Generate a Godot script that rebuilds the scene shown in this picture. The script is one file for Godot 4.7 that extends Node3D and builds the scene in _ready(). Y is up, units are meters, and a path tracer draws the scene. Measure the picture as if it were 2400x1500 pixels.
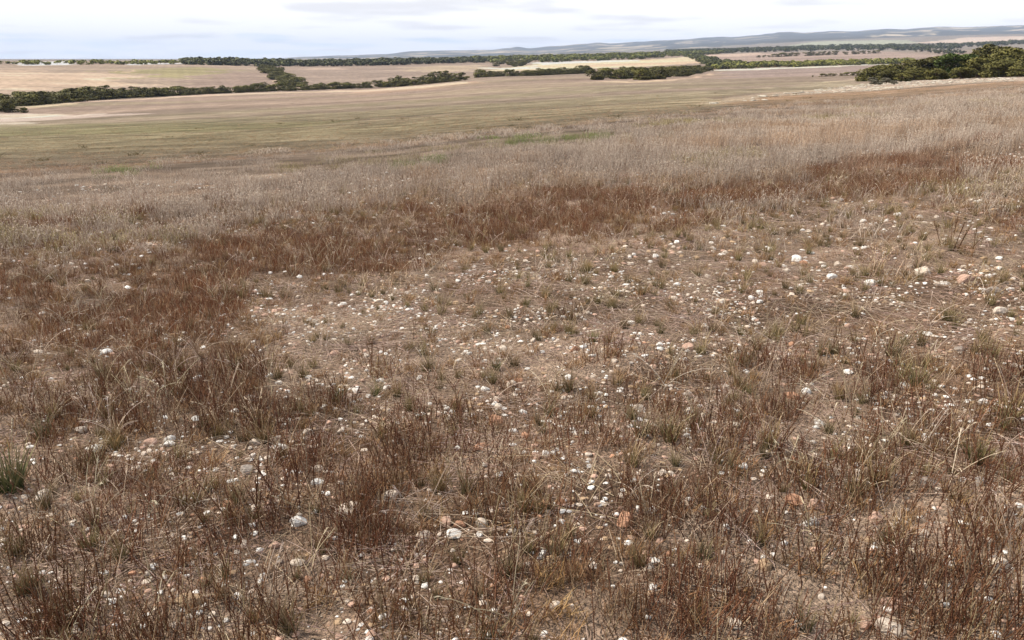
extends Node3D
# Stubble paddock on a gentle slope, mallee hedgerows and low blue ranges beyond. Metres, y up, the slope falls to the left and ahead (-z).

const EYE := 1.6
const AZ_DEG := [-52.705, -40.645, -31.215, -21.998, -11.42, 0, 11.42, 21.998, 31.215, 40.645, 52.705]
const RANGES := [0, 3, 6, 10, 15, 20, 28, 40, 55, 75, 100, 130, 170, 220, 280, 350, 440, 550, 680, 820, 1000, 1250, 1600, 2200, 3200, 5000, 9000, 16000, 30000]
const SURVEY := [
	[0, -0.06, -0.09, -0.13, -0.18, -0.24, -0.38, -0.89, -1.5, -2.3, -3.24, -4.53, -6.14, -7.49, -7.5, -6.75, -4.78, -3.36, -1.2, -0.86, -0.75, -0.7, -0.62, -0.45, -0.25, -0.11, 0.21, 1.69, 3.79],
	[0, -0.13, -0.21, -0.31, -0.42, -0.54, -0.76, -1.29, -2.02, -3.03, -4.15, -5.56, -7.16, -8.38, -8.81, -8.15, -5.9, -3.53, -1.42, -1.11, -1.09, -1.17, -1.21, -1, -0.72, -0.54, -0.14, 1.72, 4.35],
	[0, -0.18, -0.29, -0.42, -0.57, -0.71, -0.95, -1.5, -2.29, -3.36, -4.58, -6.26, -7.94, -8.53, -8.87, -8.36, -6.44, -3.7, -1.52, -1.12, -1.01, -0.97, -0.96, -1.01, -1.04, -0.89, -0.36, 1.73, 4.7],
	[0, -0.18, -0.3, -0.43, -0.58, -0.73, -0.97, -1.5, -2.2, -3.13, -4.17, -5.35, -6.79, -8.41, -10.21, -10.74, -8.25, -4.94, -2.41, -1.44, -1.23, -1.18, -1.17, -1.23, -1.27, -1.1, -0.53, 1.74, 4.96],
	[0, -0.16, -0.28, -0.4, -0.53, -0.67, -0.88, -1.3, -1.86, -2.63, -3.53, -4.56, -5.86, -7.23, -9, -10.32, -10.11, -6.68, -4.87, -3.87, -1.79, -0.98, -0.54, -0.26, 0.04, 0.45, 1.26, 2.95, 5.15],
	[0, -0.1, -0.17, -0.25, -0.33, -0.42, -0.57, -0.9, -1.33, -1.94, -2.59, -3.25, -3.97, -4.6, -5.06, -5.45, -5.87, -6.13, -5.01, -3.13, -0.65, 1.89, 4.56, 7.94, 12.35, 20.06, 20.49, 17.47, 13.86],
	[0, -0.06, -0.1, -0.14, -0.19, -0.23, -0.31, -0.51, -0.82, -1.21, -1.69, -2.28, -2.97, -3.53, -3.96, -4.54, -5.04, -5.2, -2.85, 0.06, 3.23, 6.8, 11.56, 19.06, 30.6, 53.62, 54.18, 42.12, 27.73],
	[0, -0.03, -0.05, -0.07, -0.09, -0.11, -0.15, -0.21, -0.46, -0.84, -1.24, -1.59, -1.96, -2.3, -2.6, -2.99, -3.69, -3.74, -2.72, 0.18, 4.65, 9.23, 16.44, 29.86, 52.85, 99.53, 98.39, 65.53, 26.32],
	[0, 0.04, 0.08, 0.12, 0.15, 0.18, 0.2, 0.22, 0.21, 0.03, -0.2, -0.58, -1.32, -2.03, -2.69, -3.16, -3.53, -3.26, -2.11, -0.05, 4.82, 9.89, 18.4, 34.48, 60.96, 114.48, 112.48, 72.32, 24.4],
	[0, 0.11, 0.21, 0.32, 0.41, 0.49, 0.57, 0.63, 0.65, 0.61, 0.54, 0.44, -0.05, -0.67, -1.41, -1.9, -2.25, -2.14, -1.35, 0.42, 4.82, 9.76, 17.72, 32.37, 56.49, 103.95, 101.89, 65.38, 21.83],
	[0, 0.18, 0.32, 0.46, 0.61, 0.72, 0.85, 0.99, 1.1, 1.18, 1.25, 1.33, 1.07, 0.69, 0.21, -0.11, -0.32, -0.49, -0.2, 1.1, 4.46, 8.47, 14.93, 26.82, 46.28, 83.48, 81.69, 52.53, 17.75],
]
const STUBBLE_EDGE := [Vector2(-41.9, 21.1), Vector2(-32.3, 21.3), Vector2(-25.3, 21.2), Vector2(-17.4, 22.3), Vector2(-8.9, 24), Vector2(-3, 24.9), Vector2(3, 26.7), Vector2(11.6, 31.3), Vector2(19.8, 38.7), Vector2(27.1, 45.9), Vector2(31.5, 49.2), Vector2(37.4, 54.3)]
const PADDOCKS := [
	{"c": Color(0.305, 0.25, 0.157), "soft": 2, "p": [Vector2(-47.3, -60.8), Vector2(-18, -43.5), Vector2(-8.2, -39.5), Vector2(0, -42.1), Vector2(6.7, -43.6), Vector2(14.4, -54.2), Vector2(8.1, -31.6), Vector2(1.3, -25.8), Vector2(-3.6, -23.1), Vector2(-6.5, -20.6), Vector2(-12.7, -16)]},  # green tan
	{"c": Color(0.265, 0.225, 0.138), "soft": 2.5, "p": [Vector2(-68.5, -88.3), Vector2(-28.7, -61.8), Vector2(-13, -63), Vector2(0, -68.6), Vector2(21.1, -82.6), Vector2(49.5, -123.2), Vector2(36.4, -89.2), Vector2(12.9, -50.4), Vector2(0, -44.9), Vector2(-8.9, -43), Vector2(-18.7, -45.2), Vector2(-27.1, -34.7)]},  # greenish
	{"c": Color(0.232, 0.205, 0.111), "soft": 1.5, "p": [Vector2(-52.3, -67.3), Vector2(-37.4, -60.2), Vector2(-32.2, -62.3), Vector2(-16.9, -46.7), Vector2(-8.5, -41.2), Vector2(-9.5, -36.7), Vector2(-16, -34.2), Vector2(-21.2, -34), Vector2(-25.3, -32.4)]},  # deep green
	{"c": Color(0.254, 0.192, 0.135), "soft": 2, "p": [Vector2(-94.4, -121.9), Vector2(-94.6, -161.2), Vector2(-98.4, -191.6), Vector2(-107.8, -280.7), Vector2(-80.2, -313.9), Vector2(-51.5, -336.7), Vector2(-15.5, -304.3), Vector2(8.5, -333), Vector2(33.7, -332.1), Vector2(104, -445.6), Vector2(62.2, -244.7), Vector2(17.9, -175.8), Vector2(-10.3, -101), Vector2(-31.6, -102.6), Vector2(-68.2, -132.4), Vector2(-47.3, -60.8)]},  # brown
	{"c": Color(0.318, 0.222, 0.151), "soft": 1.2, "p": [Vector2(-59.8, -307.9), Vector2(-30.5, -299.5), Vector2(-17.9, -292.6), Vector2(-10, -245.5), Vector2(-20.2, -197.7), Vector2(-35.5, -198.5)]},  # red brown
	{"c": Color(0.471, 0.39, 0.293), "soft": 1.5, "p": [Vector2(-104.2, -134.7), Vector2(-95, -153.6), Vector2(-88.5, -154.8), Vector2(-72.3, -139), Vector2(-45.3, -96), Vector2(-45.8, -92.4), Vector2(-45.7, -84.3), Vector2(-41.2, -71.8), Vector2(-46.3, -74.6), Vector2(-47.3, -60.8)]},  # sand
	{"c": Color(0.305, 0.24, 0.162), "soft": 0.6, "p": [Vector2(-374.6, -435.1), Vector2(-327.1, -538.8), Vector2(-269.5, -592), Vector2(-190.1, -638.6), Vector2(-101.2, -372.9), Vector2(-122, -264.8), Vector2(-115, -207.5), Vector2(-142.9, -163.2)]},  # upper left field
	{"c": Color(0.429, 0.326, 0.212), "soft": 2.2, "p": [Vector2(-286, -375.5), Vector2(-256.3, -451.3), Vector2(-227.5, -435.2), Vector2(-201.4, -435.9), Vector2(-174.3, -398.4), Vector2(-169.3, -345.8), Vector2(-169.4, -291), Vector2(-204.4, -266.7)]},  # pale
	{"c": Color(0.514, 0.399, 0.262), "soft": 1.2, "p": [Vector2(-198.4, -382.3), Vector2(-204, -416), Vector2(-193.6, -420.9), Vector2(-183.4, -394.1), Vector2(-188.7, -378.4)]},  # bright streak, sunlight painted as paler ground
	{"c": Color(0.509, 0.385, 0.24), "soft": 0.8, "p": [Vector2(-218.9, -456.6), Vector2(-223.5, -489.8), Vector2(-215.7, -489), Vector2(-207.9, -460.5)]},  # second bright streak, sunlight again put into the ground colour
	{"c": Color(0.269, 0.24, 0.108), "soft": 2, "p": [Vector2(-230.8, -500.4), Vector2(-198.6, -560.1), Vector2(-164.6, -491.5), Vector2(-169.3, -432.5), Vector2(-184.8, -408.3)]},  # green
	{"c": Color(0.243, 0.183, 0.132), "soft": 1.5, "p": [Vector2(-162.7, -438.5), Vector2(-167.6, -516.2), Vector2(-157.6, -543.2), Vector2(-106.7, -390.6), Vector2(-121.6, -340.3), Vector2(-135.7, -312.4)]},  # mauve
	{"c": Color(0.429, 0.314, 0.212), "soft": 0.3, "p": [Vector2(-183, -611.5), Vector2(-180.8, -615.4), Vector2(-105.6, -391), Vector2(-105.6, -381.4)]},  # verge
	{"c": Color(0.254, 0.199, 0.143), "soft": 0.6, "p": [Vector2(-184.5, -650.9), Vector2(-138.6, -684.2), Vector2(-21.9, -867.4), Vector2(-16.4, -539.5), Vector2(-34.5, -453.3), Vector2(-87.3, -451.2), Vector2(-102.5, -402.4)]},  # mid field
	{"c": Color(0.39, 0.301, 0.208), "soft": 1, "p": [Vector2(-161.9, -626.8), Vector2(-134.9, -649.8), Vector2(-115.5, -599.9), Vector2(-140.7, -578.4)]},  # pale
	{"c": Color(0.353, 0.285, 0.177), "soft": 1.2, "p": [Vector2(-92.1, -673.9), Vector2(-35.9, -788.2), Vector2(-20.7, -680.1), Vector2(-34.1, -559.6), Vector2(-56, -552)]},  # pale
	{"c": Color(0.56, 0.429, 0.254), "soft": 0.5, "p": [Vector2(-14.5, -571.3), Vector2(0, -680.4), Vector2(20.3, -804.6), Vector2(125.8, -830.4), Vector2(211.7, -1023.7), Vector2(173.8, -734.7), Vector2(119.6, -656.5), Vector2(62.4, -616.2)]},  # sandy field, patch of sunlight painted in as pale colour
	{"c": Color(0.429, 0.318, 0.199), "soft": 0.8, "p": [Vector2(55.8, -735), Vector2(135.5, -744.6), Vector2(173.5, -780.4), Vector2(167.9, -721.9), Vector2(121.7, -668), Vector2(64.6, -638.1)]},  # duller part of that field, sunlight painted into its colour too
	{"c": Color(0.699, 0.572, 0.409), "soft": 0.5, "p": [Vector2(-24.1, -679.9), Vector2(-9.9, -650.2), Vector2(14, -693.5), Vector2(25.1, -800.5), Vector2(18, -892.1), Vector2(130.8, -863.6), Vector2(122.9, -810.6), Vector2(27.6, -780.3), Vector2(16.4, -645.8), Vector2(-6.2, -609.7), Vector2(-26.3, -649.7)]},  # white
	{"c": Color(0.285, 0.219, 0.162), "soft": 0.4, "p": [Vector2(244.7, -1150.1), Vector2(384.7, -1339.8), Vector2(574, -1341.7), Vector2(461.3, -896.9), Vector2(354.9, -755.7), Vector2(283.8, -749), Vector2(195.4, -690.1)]},  # right field
	{"c": Color(0.419, 0.322, 0.225), "soft": 0.7, "p": [Vector2(247.9, -1143.4), Vector2(384.7, -1339.8), Vector2(335.9, -1110.7), Vector2(235.7, -953.3)]},  # pale
	{"c": Color(0.24, 0.186, 0.146), "soft": 0.6, "p": [Vector2(122.3, -492.4), Vector2(171, -519.4), Vector2(264.9, -608.7), Vector2(92.9, -212.7), Vector2(54.6, -214.8)]},  # lower right
	{"c": Color(0.634, 0.52, 0.371), "soft": 0.4, "p": [Vector2(118.9, -499), Vector2(131.4, -471.1), Vector2(171, -519.4), Vector2(211, -555.7), Vector2(243.2, -600.6), Vector2(282.9, -628.3), Vector2(294.8, -654.9), Vector2(230.1, -606.2), Vector2(186.7, -567.2), Vector2(143, -542.7)]},  # verge
	{"c": Color(0.46, 0.344, 0.236), "soft": 0.35, "p": [Vector2(-106.2, -178), Vector2(-107.8, -196.2), Vector2(-112.9, -215.9), Vector2(-115.3, -234.4), Vector2(-113.6, -277.4), Vector2(-95.4, -311.1), Vector2(-72, -320.1), Vector2(-68.4, -335), Vector2(-49.1, -320.8), Vector2(-30.5, -299.5), Vector2(-18.4, -301.8), Vector2(-15.1, -269), Vector2(-24.5, -240.3), Vector2(-40.9, -267), Vector2(-66.3, -294.7), Vector2(-91.3, -297.7), Vector2(-109.3, -266.8), Vector2(-107.3, -217.9), Vector2(-105.3, -201.3), Vector2(-102.5, -186.5), Vector2(-100.8, -172)]},  # verge
	{"c": Color(0.429, 0.314, 0.212), "soft": 0.3, "p": [Vector2(21.8, -225.7), Vector2(28.6, -200.6), Vector2(48.2, -237.1), Vector2(104.2, -419.2), Vector2(94.5, -380), Vector2(43.8, -215.4), Vector2(26.4, -185), Vector2(20.6, -212.9)]},  # verge
	{"c": Color(0.409, 0.326, 0.229), "rubble": 1, "soft": 1, "p": [Vector2(9, -39.8), Vector2(20.9, -62.9), Vector2(44, -104), Vector2(54.8, -107.8), Vector2(51.2, -83.9), Vector2(70, -86.3), Vector2(43, -52.9), Vector2(37.8, -61.9), Vector2(34.2, -67.1), Vector2(24.8, -57.7), Vector2(18.1, -53.7), Vector2(12.3, -41.3)]},  # scree
	{"c": Color(0.409, 0.326, 0.219), "soft": 0.5, "p": [Vector2(50.2, -133.2), Vector2(68.6, -161.6), Vector2(59.3, -139.4), Vector2(47.3, -123.8)]},  # strip
	{"c": Color(0.339, 0.225, 0.138), "soft": 1, "p": [Vector2(9.5, -38.5), Vector2(17.7, -52.5), Vector2(24.8, -57.7), Vector2(36.4, -59.5), Vector2(47.6, -58.6), Vector2(27.6, -33.9), Vector2(24.6, -40.1), Vector2(19.9, -39), Vector2(12.6, -35.2)]},  # tan edge
	{"c": Color(0.305, 0.318, 0.205), "soft": 0.4, "p": [Vector2(923.6, -2917.3), Vector2(1324.6, -3772), Vector2(1522.1, -3300.1), Vector2(1214.4, -2520.8), Vector2(895.4, -2072.5), Vector2(822.2, -2181.5)]},  # green far
	{"c": Color(0.526, 0.395, 0.285), "soft": 0.4, "p": [Vector2(1170.3, -2507.1), Vector2(1734.3, -3297.2), Vector2(1937.6, -3224.9), Vector2(2054.7, -3157.2), Vector2(1717.9, -2636.5), Vector2(1537.8, -2556), Vector2(1130, -2123.8)]},  # beige far
	{"c": Color(0.811, 0.712, 0.56), "soft": 0.5, "p": [Vector2(-335.2, -566.4), Vector2(-446.6, -775.2), Vector2(-473.8, -897.3), Vector2(-308.2, -590.5), Vector2(-298.9, -532)]},  # white crest
	{"c": Color(0.797, 0.699, 0.537), "soft": 0.5, "p": [Vector2(-293, -643.8), Vector2(-284.3, -740), Vector2(-262.5, -683.1), Vector2(-267.6, -594.3)]},  # white crest
]
const RED_ZONE := [
	[Vector2(-5.68, -7.41), Vector2(-4.87, -7.39), Vector2(-3.74, -8.61), Vector2(-3.08, -9.86), Vector2(-2.28, -12.25), Vector2(-0.59, -11), Vector2(1.19, -11.25), Vector2(2.53, -11.94), Vector2(5.09, -13.86), Vector2(6.62, -14.04), Vector2(10.06, -14.89), Vector2(7.2, -10.52), Vector2(5.07, -10.05), Vector2(2.49, -9.29), Vector2(0.66, -8.17), Vector2(0, -7.53), Vector2(-1.2, -7.29), Vector2(-2.19, -7.11), Vector2(-2.06, -5.75), Vector2(-2.21, -4.88), Vector2(-3.12, -4.55), Vector2(-3.52, -4.39)],
	[Vector2(-7.42, -10.63), Vector2(-5.55, -11.94), Vector2(-4.96, -10.67), Vector2(-6.57, -9.36)],
	[Vector2(4.07, -8.15), Vector2(5.5, -8.25), Vector2(3.98, -5.83), Vector2(3.54, -6.51)],
	[Vector2(1.38, -3.74), Vector2(1.88, -3.86), Vector2(1.66, -3.3), Vector2(0.57, -3.23), Vector2(0.41, -3.48)],
]
const STONY_ZONE := [
	[Vector2(-2.4, -7.31), Vector2(-1.2, -7.29), Vector2(0.65, -7.95), Vector2(2.96, -9.21), Vector2(4.78, -8.96), Vector2(4.84, -6.91), Vector2(3.17, -4.35), Vector2(1.7, -4.27), Vector2(0.71, -4.11), Vector2(-0.45, -3.86), Vector2(-1.59, -4.32), Vector2(-2.14, -5.05)],
	[Vector2(-2.24, -2.84), Vector2(-1.84, -3.45), Vector2(-1.14, -3.94), Vector2(0.24, -4.26), Vector2(1.69, -5.03), Vector2(4.17, -5.88), Vector2(3.54, -4.92), Vector2(1.47, -4.3), Vector2(0.22, -3.77), Vector2(-1.02, -3.44), Vector2(-1.69, -3.12), Vector2(-2.08, -2.6)],
	[Vector2(-0.46, -2.5), Vector2(0.16, -2.63), Vector2(0.58, -2.67), Vector2(0.44, -2.35), Vector2(0.14, -2.21), Vector2(-0.26, -2.06)],
]
const STONES := [
	[1.089, -2.553, 0.055, 0], [1.412, -2.215, 0.049, 0], [1.552, -2.199, 0.056, 1], [1.093, -1.947, 0.076, 1], [1.043, -1.978, 0.052, 2], [1.15, -2.058, 0.06, 2], [1.522, -3.836, 0.052, 0], [1.44, -3.789, 0.079, 3], [1.483, -3.177, 0.041, 1], [1.319, -2.548, 0.056, 2], [0.846, -2.302, 0.05, 5], [1.656, -2.535, 0.032, 2], [1.299, -2.023, 0.024, 0], [0.669, -2.018, 0.043, 1], [1.415, -3.406, 0.03, 0], [1.602, -2.743, 0.064, 4], [1.769, -2.697, 0.049, 4], [1.087, -2.731, 0.071, 3], [1.154, -2.682, 0.064, 2], [0.883, -3.663, 0.048, 1], [1.412, -2.405, 0.041, 1], [1.357, -2.11, 0.022, 0], [1.45, -3.46, 0.052, 0], [0.106, -2.452, 0.044, 0], [0.426, -2.658, 0.077, 3], [-0.224, -2.654, 0.064, 0], [-0.34, -2.671, 0.054, 1], [-0.9, -4.281, 0.055, 0], [-0.147, -4.127, 0.052, 0], [0.004, -3.542, 0.042, 0], [0.069, -3.482, 0.049, 3], [-0.738, -4.193, 0.039, 3], [-0.256, -3.401, 0.041, 0], [-0.139, -3.364, 0.072, 3], [-0.503, -2.984, 0.067, 1], [-0.657, -2.888, 0.084, 1], [-0.119, -2.719, 0.048, 1], [-0.254, -2.747, 0.062, 2], [0.538, -2.712, 0.038, 0], [0.433, -2.526, 0.036, 2], [0.353, -2.635, 0.017, 0], [-0.205, -2.718, 0.044, 3], [-0.3, -2.358, 0.028, 0], [0.136, -2.157, 0.038, 1], [0.016, -2.149, 0.029, 1], [-0.044, -2.045, 0.022, 1], [0.547, -2.407, 0.025, 3], [0.465, -2.341, 0.034, 1], [-0.085, -3.672, 0.078, 3], [0.135, -2.796, 0.062, 3], [0.19, -2.816, 0.042, 3], [0.633, -3.023, 0.041, 1], [0.501, -2.954, 0.033, 0], [-0.558, -2.571, 0.027, 0], [-0.531, -2.546, 0.033, 2], [-0.15, -2.81, 0.024, 1], [0.107, -3.222, 0.05, 2], [0.184, -3.244, 0.031, 0], [-0.342, -3.88, 0.041, 0], [-0.078, -3.974, 0.046, 1], [-0.167, -4.033, 0.028, 1], [-0.854, -2.809, 0.062, 0], [-0.902, -2.661, 0.046, 2], [-0.789, -2.543, 0.047, 1], [-1.037, -2.686, 0.032, 1], [-1.046, -2.632, 0.025, 1], [-0.997, -2.612, 0.021, 1], [-1.125, -3.511, 0.057, 0], [-1.192, -3.914, 0.038, 0], [-1.026, -3.682, 0.067, 1], [-1.695, -3.93, 0.044, 0], [-1.872, -3.96, 0.035, 0], [-1.034, -4.064, 0.044, 0], [-2.209, -3.745, 0.06, 1], [-1.998, -3.04, 0.073, 1], [-2.085, -3.033, 0.035, 1], [-1.803, -3.619, 0.061, 2], [-1.712, -3.647, 0.052, 0], [-1.7, -3.596, 0.046, 0], [-2.021, -3.527, 0.061, 0], [-1.735, -3.317, 0.049, 1], [-1.683, -3.306, 0.026, 0], [-1.099, -2.301, 0.085, 5], [-1.066, -2.225, 0.026, 1], [-1.403, -2.155, 0.036, 1], [-1.085, -2.18, 0.029, 4], [-1.317, -2.524, 0.032, 0], [-1.317, -2.48, 0.025, 1], [-1.189, -2.966, 0.054, 3], [-1.488, -4.217, 0.077, 4], [-1.292, -3.945, 0.043, 1], [-1.359, -3.892, 0.048, 0], [-1.176, -3.633, 0.054, 1], [-1.269, -3.599, 0.058, 1], [-1.208, -3.273, 0.067, 4], [-0.876, -3.258, 0.053, 1], [-0.849, -3.126, 0.051, 0], [-0.896, -2.467, 0.03, 0], [-0.728, -2.436, 0.033, 3], [-0.858, -2.553, 0.027, 4], [-1.237, -3.912, 0.043, 1], [-1.24, -4.551, 0.046, 0], [-0.848, -4.132, 0.029, 0], [-0.81, -4.172, 0.034, 0], [-0.723, -4.281, 0.05, 0], [-1.178, -4.995, 0.064, 2], [-1.398, -4.471, 0.037, 0], [-1.496, -4.605, 0.044, 0], [0.907, -4.632, 0.053, 0], [0.9, -4.561, 0.037, 0], [1.066, -4.571, 0.079, 2], [0.383, -4.673, 0.058, 3], [0.447, -4.711, 0.048, 0], [0.602, -4.416, 0.04, 1], [0.617, -4.647, 0.019, 0], [0.785, -4.684, 0.029, 1], [3.035, -8.082, 0.084, 1], [3.144, -5.976, 0.118, 1], [2.48, -6.824, 0.103, 0], [2.69, -5.818, 0.077, 0], [2.525, -6.15, 0.08, 0], [2.412, -7.324, 0.075, 0], [1.752, -5.655, 0.046, 0], [2.16, -4.935, 0.036, 0], [1.921, -6.474, 0.044, 0], [1.84, -5.74, 0.06, 0], [1.936, -7.167, 0.073, 1], [3.273, -5.233, 0.101, 4], [3.072, -4.835, 0.082, 1], [3.717, -8.413, 0.069, 0], [4.13, -8.538, 0.092, 0], [3.253, -5.582, 0.127, 2], [-1.935, -4.569, 0.068, 0], [-0.54, -4.393, 0.046, 0], [-0.072, -3.867, 0.045, 1], [0.053, -3.785, 0.04, 0], [-1.408, -3.039, 0.04, 1], [-2.246, -4.341, 0.05, 1], [-2.435, -3.994, 0.053, 4], [-0.581, -3.531, 0.042, 1], [-0.864, -3.692, 0.053, 1], [0.342, -3.212, 0.035, 1], [1.138, -3.969, 0.052, 1], [1.842, -4.091, 0.051, 0], [1.996, -3.783, 0.063, 0], [2.083, -3.745, 0.058, 1], [2.589, -3.856, 0.052, 1], [2.495, -4.206, 0.049, 4], [1.203, -5.723, 0.052, 1], [1.255, -4.978, 0.057, 1], [0.805, -5.141, 0.052, 0], [0.138, -4.902, 0.05, 1], [0.36, -5.382, 0.048, 0], [-0.269, -4.754, 0.038, 0], [0, -4.171, 0.062, 1], [-2.725, -5.068, 0.064, 0], [-3.191, -5.079, 0.06, 1], [-2.517, -5.773, 0.049, 0], [-2.362, -6.255, 0.052, 0], [-1.789, -6.467, 0.052, 1], [-1.301, -6.54, 0.044, 0], [-0.765, -6.974, 0.054, 0], [-1.526, -4.055, 0.04, 0], [0.643, -3.702, 0.052, 1], [0.82, -3.849, 0.036, 4], [0.289, -3.544, 0.038, 2], [0.432, -3.732, 0.035, 1]
]
const CLUMPS := [
	[-1, -2.95, 0.3, 0], [-1.63, -3.66, 0.23, 0], [-2.18, -3.11, 0.27, 1], [-2.37, -3.67, 0.15, 1], [-0.03, -2.64, 0.26, 0], [-0.31, -2.99, 0.14, 2], [-0.19, -2.96, 0.13, 2], [0.18, -2.66, 0.19, 0], [-0.98, -4.13, 0.14, 1], [-0.77, -4.19, 0.1, 1], [-0.09, -4.43, 0.1, 1], [-0.28, -3.89, 0.08, 2], [-2, -3.81, 0.18, 0], [-0.32, -2.1, 0.23, 0], [0.47, -2.58, 0.21, 0], [-0.45, -2.08, 0.23, 0], [-0.03, -2.27, 0.21, 0], [-0.71, -2.24, 0.21, 0], [0.2, -2.37, 0.15, 0], [0.6, -2.15, 0.2, 0], [0.86, -2.92, 0.14, 0], [1.14, -3.22, 0.16, 2], [0.6, -3.39, 0.16, 2], [0.72, -3.38, 0.15, 2], [0.87, -3.46, 0.15, 2], [2.04, -3.76, 0.19, 2], [2.16, -4.28, 0.17, 2], [3.8, -6.74, 0.37, 0], [1.5, -2, 0.29, 0], [1.42, -1.96, 0.24, 0], [1.61, -2.17, 0.26, 0], [1.35, -1.87, 0.2, 0], [1.69, -2.36, 0.22, 0], [1.22, -2.03, 0.24, 0], [1.84, -2.85, 0.16, 1], [2.2, -3.26, 0.2, 2], [0.96, -5.04, 0.09, 2], [0.51, -4.8, 0.1, 1], [0.61, -4.71, 0.1, 2], [-1.76, -4.76, 0.12, 1], [1, -2.31, 0.15, 0], [1.18, -2.21, 0.17, 0], [1.3, -1.94, 0.19, 0], [0.35, -2.15, 0.17, 0], [-1.45, -2.61, 0.21, 0], [-1.53, -2.24, 0.31, 0], [-1.83, -2.6, 0.24, 0], [-1.72, -2.87, 0.17, 0], [-1.06, -2.51, 0.2, 0], [-0.34, -2.54, 0.19, 0], [0.04, -2.37, 0.19, 0], [0.51, -2.27, 0.16, 0], [0.88, -2.56, 0.14, 0], [-1.23, -3.6, 0.14, 2], [-1.16, -4, 0.13, 2], [0.17, -4.9, 0.09, 2], [0.39, -4.94, 0.1, 2], [1.23, -5.27, 0.1, 2], [2.29, -5.95, 0.11, 2], [2.66, -5.98, 0.12, 2], [0.1, -5.72, 0.1, 1], [-0.17, -5.16, 0.11, 2], [1.28, -2.99, 0.12, 0], [0.49, -2.95, 0.13, 0], [-0.28, -3.37, 0.19, 0], [-0.43, -3.32, 0.21, 0], [-1.38, -2.93, 0.19, 0], [-2.3, -3.96, 0.17, 0], [0.75, -2.02, 0.17, 0], [-0.49, -4.31, 0.14, 0], [-0.6, -4.17, 0.13, 0], [-0.92, -4.77, 0.17, 0], [-0.49, -4.51, 0.16, 2]
]
const GREEN_SPOTS := [Vector3(-7.7, -17.4, 1.0), Vector3(-8, -16.9, 0.7), Vector3(1.2, -21, 1.2), Vector3(0.4, -20.7, 1.0), Vector3(-2, -17.1, 0.7), Vector3(-0.2, -22.1, 0.8)]
const HEDGE_LEFT := [
	Vector3(-101.1, 2.5, -152.2), Vector3(-102.6, 3.2, -156.5), Vector3(-103.4, 2.6, -158.8), Vector3(-105, 2.7, -162.9), Vector3(-107.2, 2.5, -169), Vector3(-107.9, 2.9, -171.4), Vector3(-108.8, 3, -174.5), Vector3(-110, 3, -177.6), Vector3(-110.8, 2.1, -181.9), Vector3(-110.1, 2.2, -185.9), Vector3(-110.5, 3.3, -190.6), Vector3(-110.1, 3.5, -194.6), Vector3(-110.3, 2.4, -198.3), Vector3(-110.9, 3.3, -203.1), Vector3(-111, 2.7, -205.4), Vector3(-112.2, 2.4, -209.7), Vector3(-113.3, 4, -213.8), Vector3(-114.5, 3.4, -217.9), Vector3(-115.9, 1.9, -221.8), Vector3(-116.8, 2.5, -225.9), Vector3(-117.5, 3.5, -228.9), Vector3(-118, 3.3, -232.9), Vector3(-119, 2.9, -237.1), Vector3(-118.4, 3, -238.6), Vector3(-119.2, 3.5, -244.7), Vector3(-119.5, 2.7, -247.2), Vector3(-120.4, 2.7, -253.7), Vector3(-120.6, 2.5, -257.6), Vector3(-120.3, 2.4, -258.4), Vector3(-121.1, 2.6, -263.5), Vector3(-120.2, 2.9, -266.4), Vector3(-119.3, 3.6, -270.4), Vector3(-119.3, 3.8, -276.4), Vector3(-118.9, 3.3, -280.9), Vector3(-118, 2.9, -282.9), Vector3(-103.8, 2.6, -156.6), Vector3(-105.8, 2.9, -161.5), Vector3(-106.4, 2.5, -164.3), Vector3(-107.8, 3.6, -168.1), Vector3(-109.3, 2.5, -172.5), Vector3(-110.7, 4, -176.2), Vector3(-111.7, 2.7, -179.9), Vector3(-113, 3.7, -185.1), Vector3(-113.5, 3, -188.4), Vector3(-113.4, 3.7, -193.8), Vector3(-112.9, 3.6, -198.3), Vector3(-112.7, 2.8, -201.3), Vector3(-112.4, 2.8, -205), Vector3(-113.5, 3.3, -209), Vector3(-114.6, 3.3, -213.3), Vector3(-114.9, 2.9, -215), Vector3(-116.3, 3, -220.1), Vector3(-117.3, 3.9, -224.2), Vector3(-118.3, 2.6, -227.8), Vector3(-119, 3.4, -230.4), Vector3(-120.1, 4.6, -235.4), Vector3(-120.8, 2.8, -239.6), Vector3(-121.1, 2.9, -243.7), Vector3(-121.2, 3.1, -246.6), Vector3(-121.3, 4.5, -249.9), Vector3(-122.2, 2.8, -254.5), Vector3(-122.4, 3.6, -259.8), Vector3(-122.4, 3.5, -262.3), Vector3(-122.4, 3, -265.3), Vector3(-122.2, 3.9, -270.3), Vector3(-121.3, 3.1, -274.3), Vector3(-121.1, 3.1, -276.7), Vector3(-120.7, 3, -281.3), Vector3(-119.8, 3.4, -286.2), Vector3(-119.5, 3.9, -290.2)
]
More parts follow.
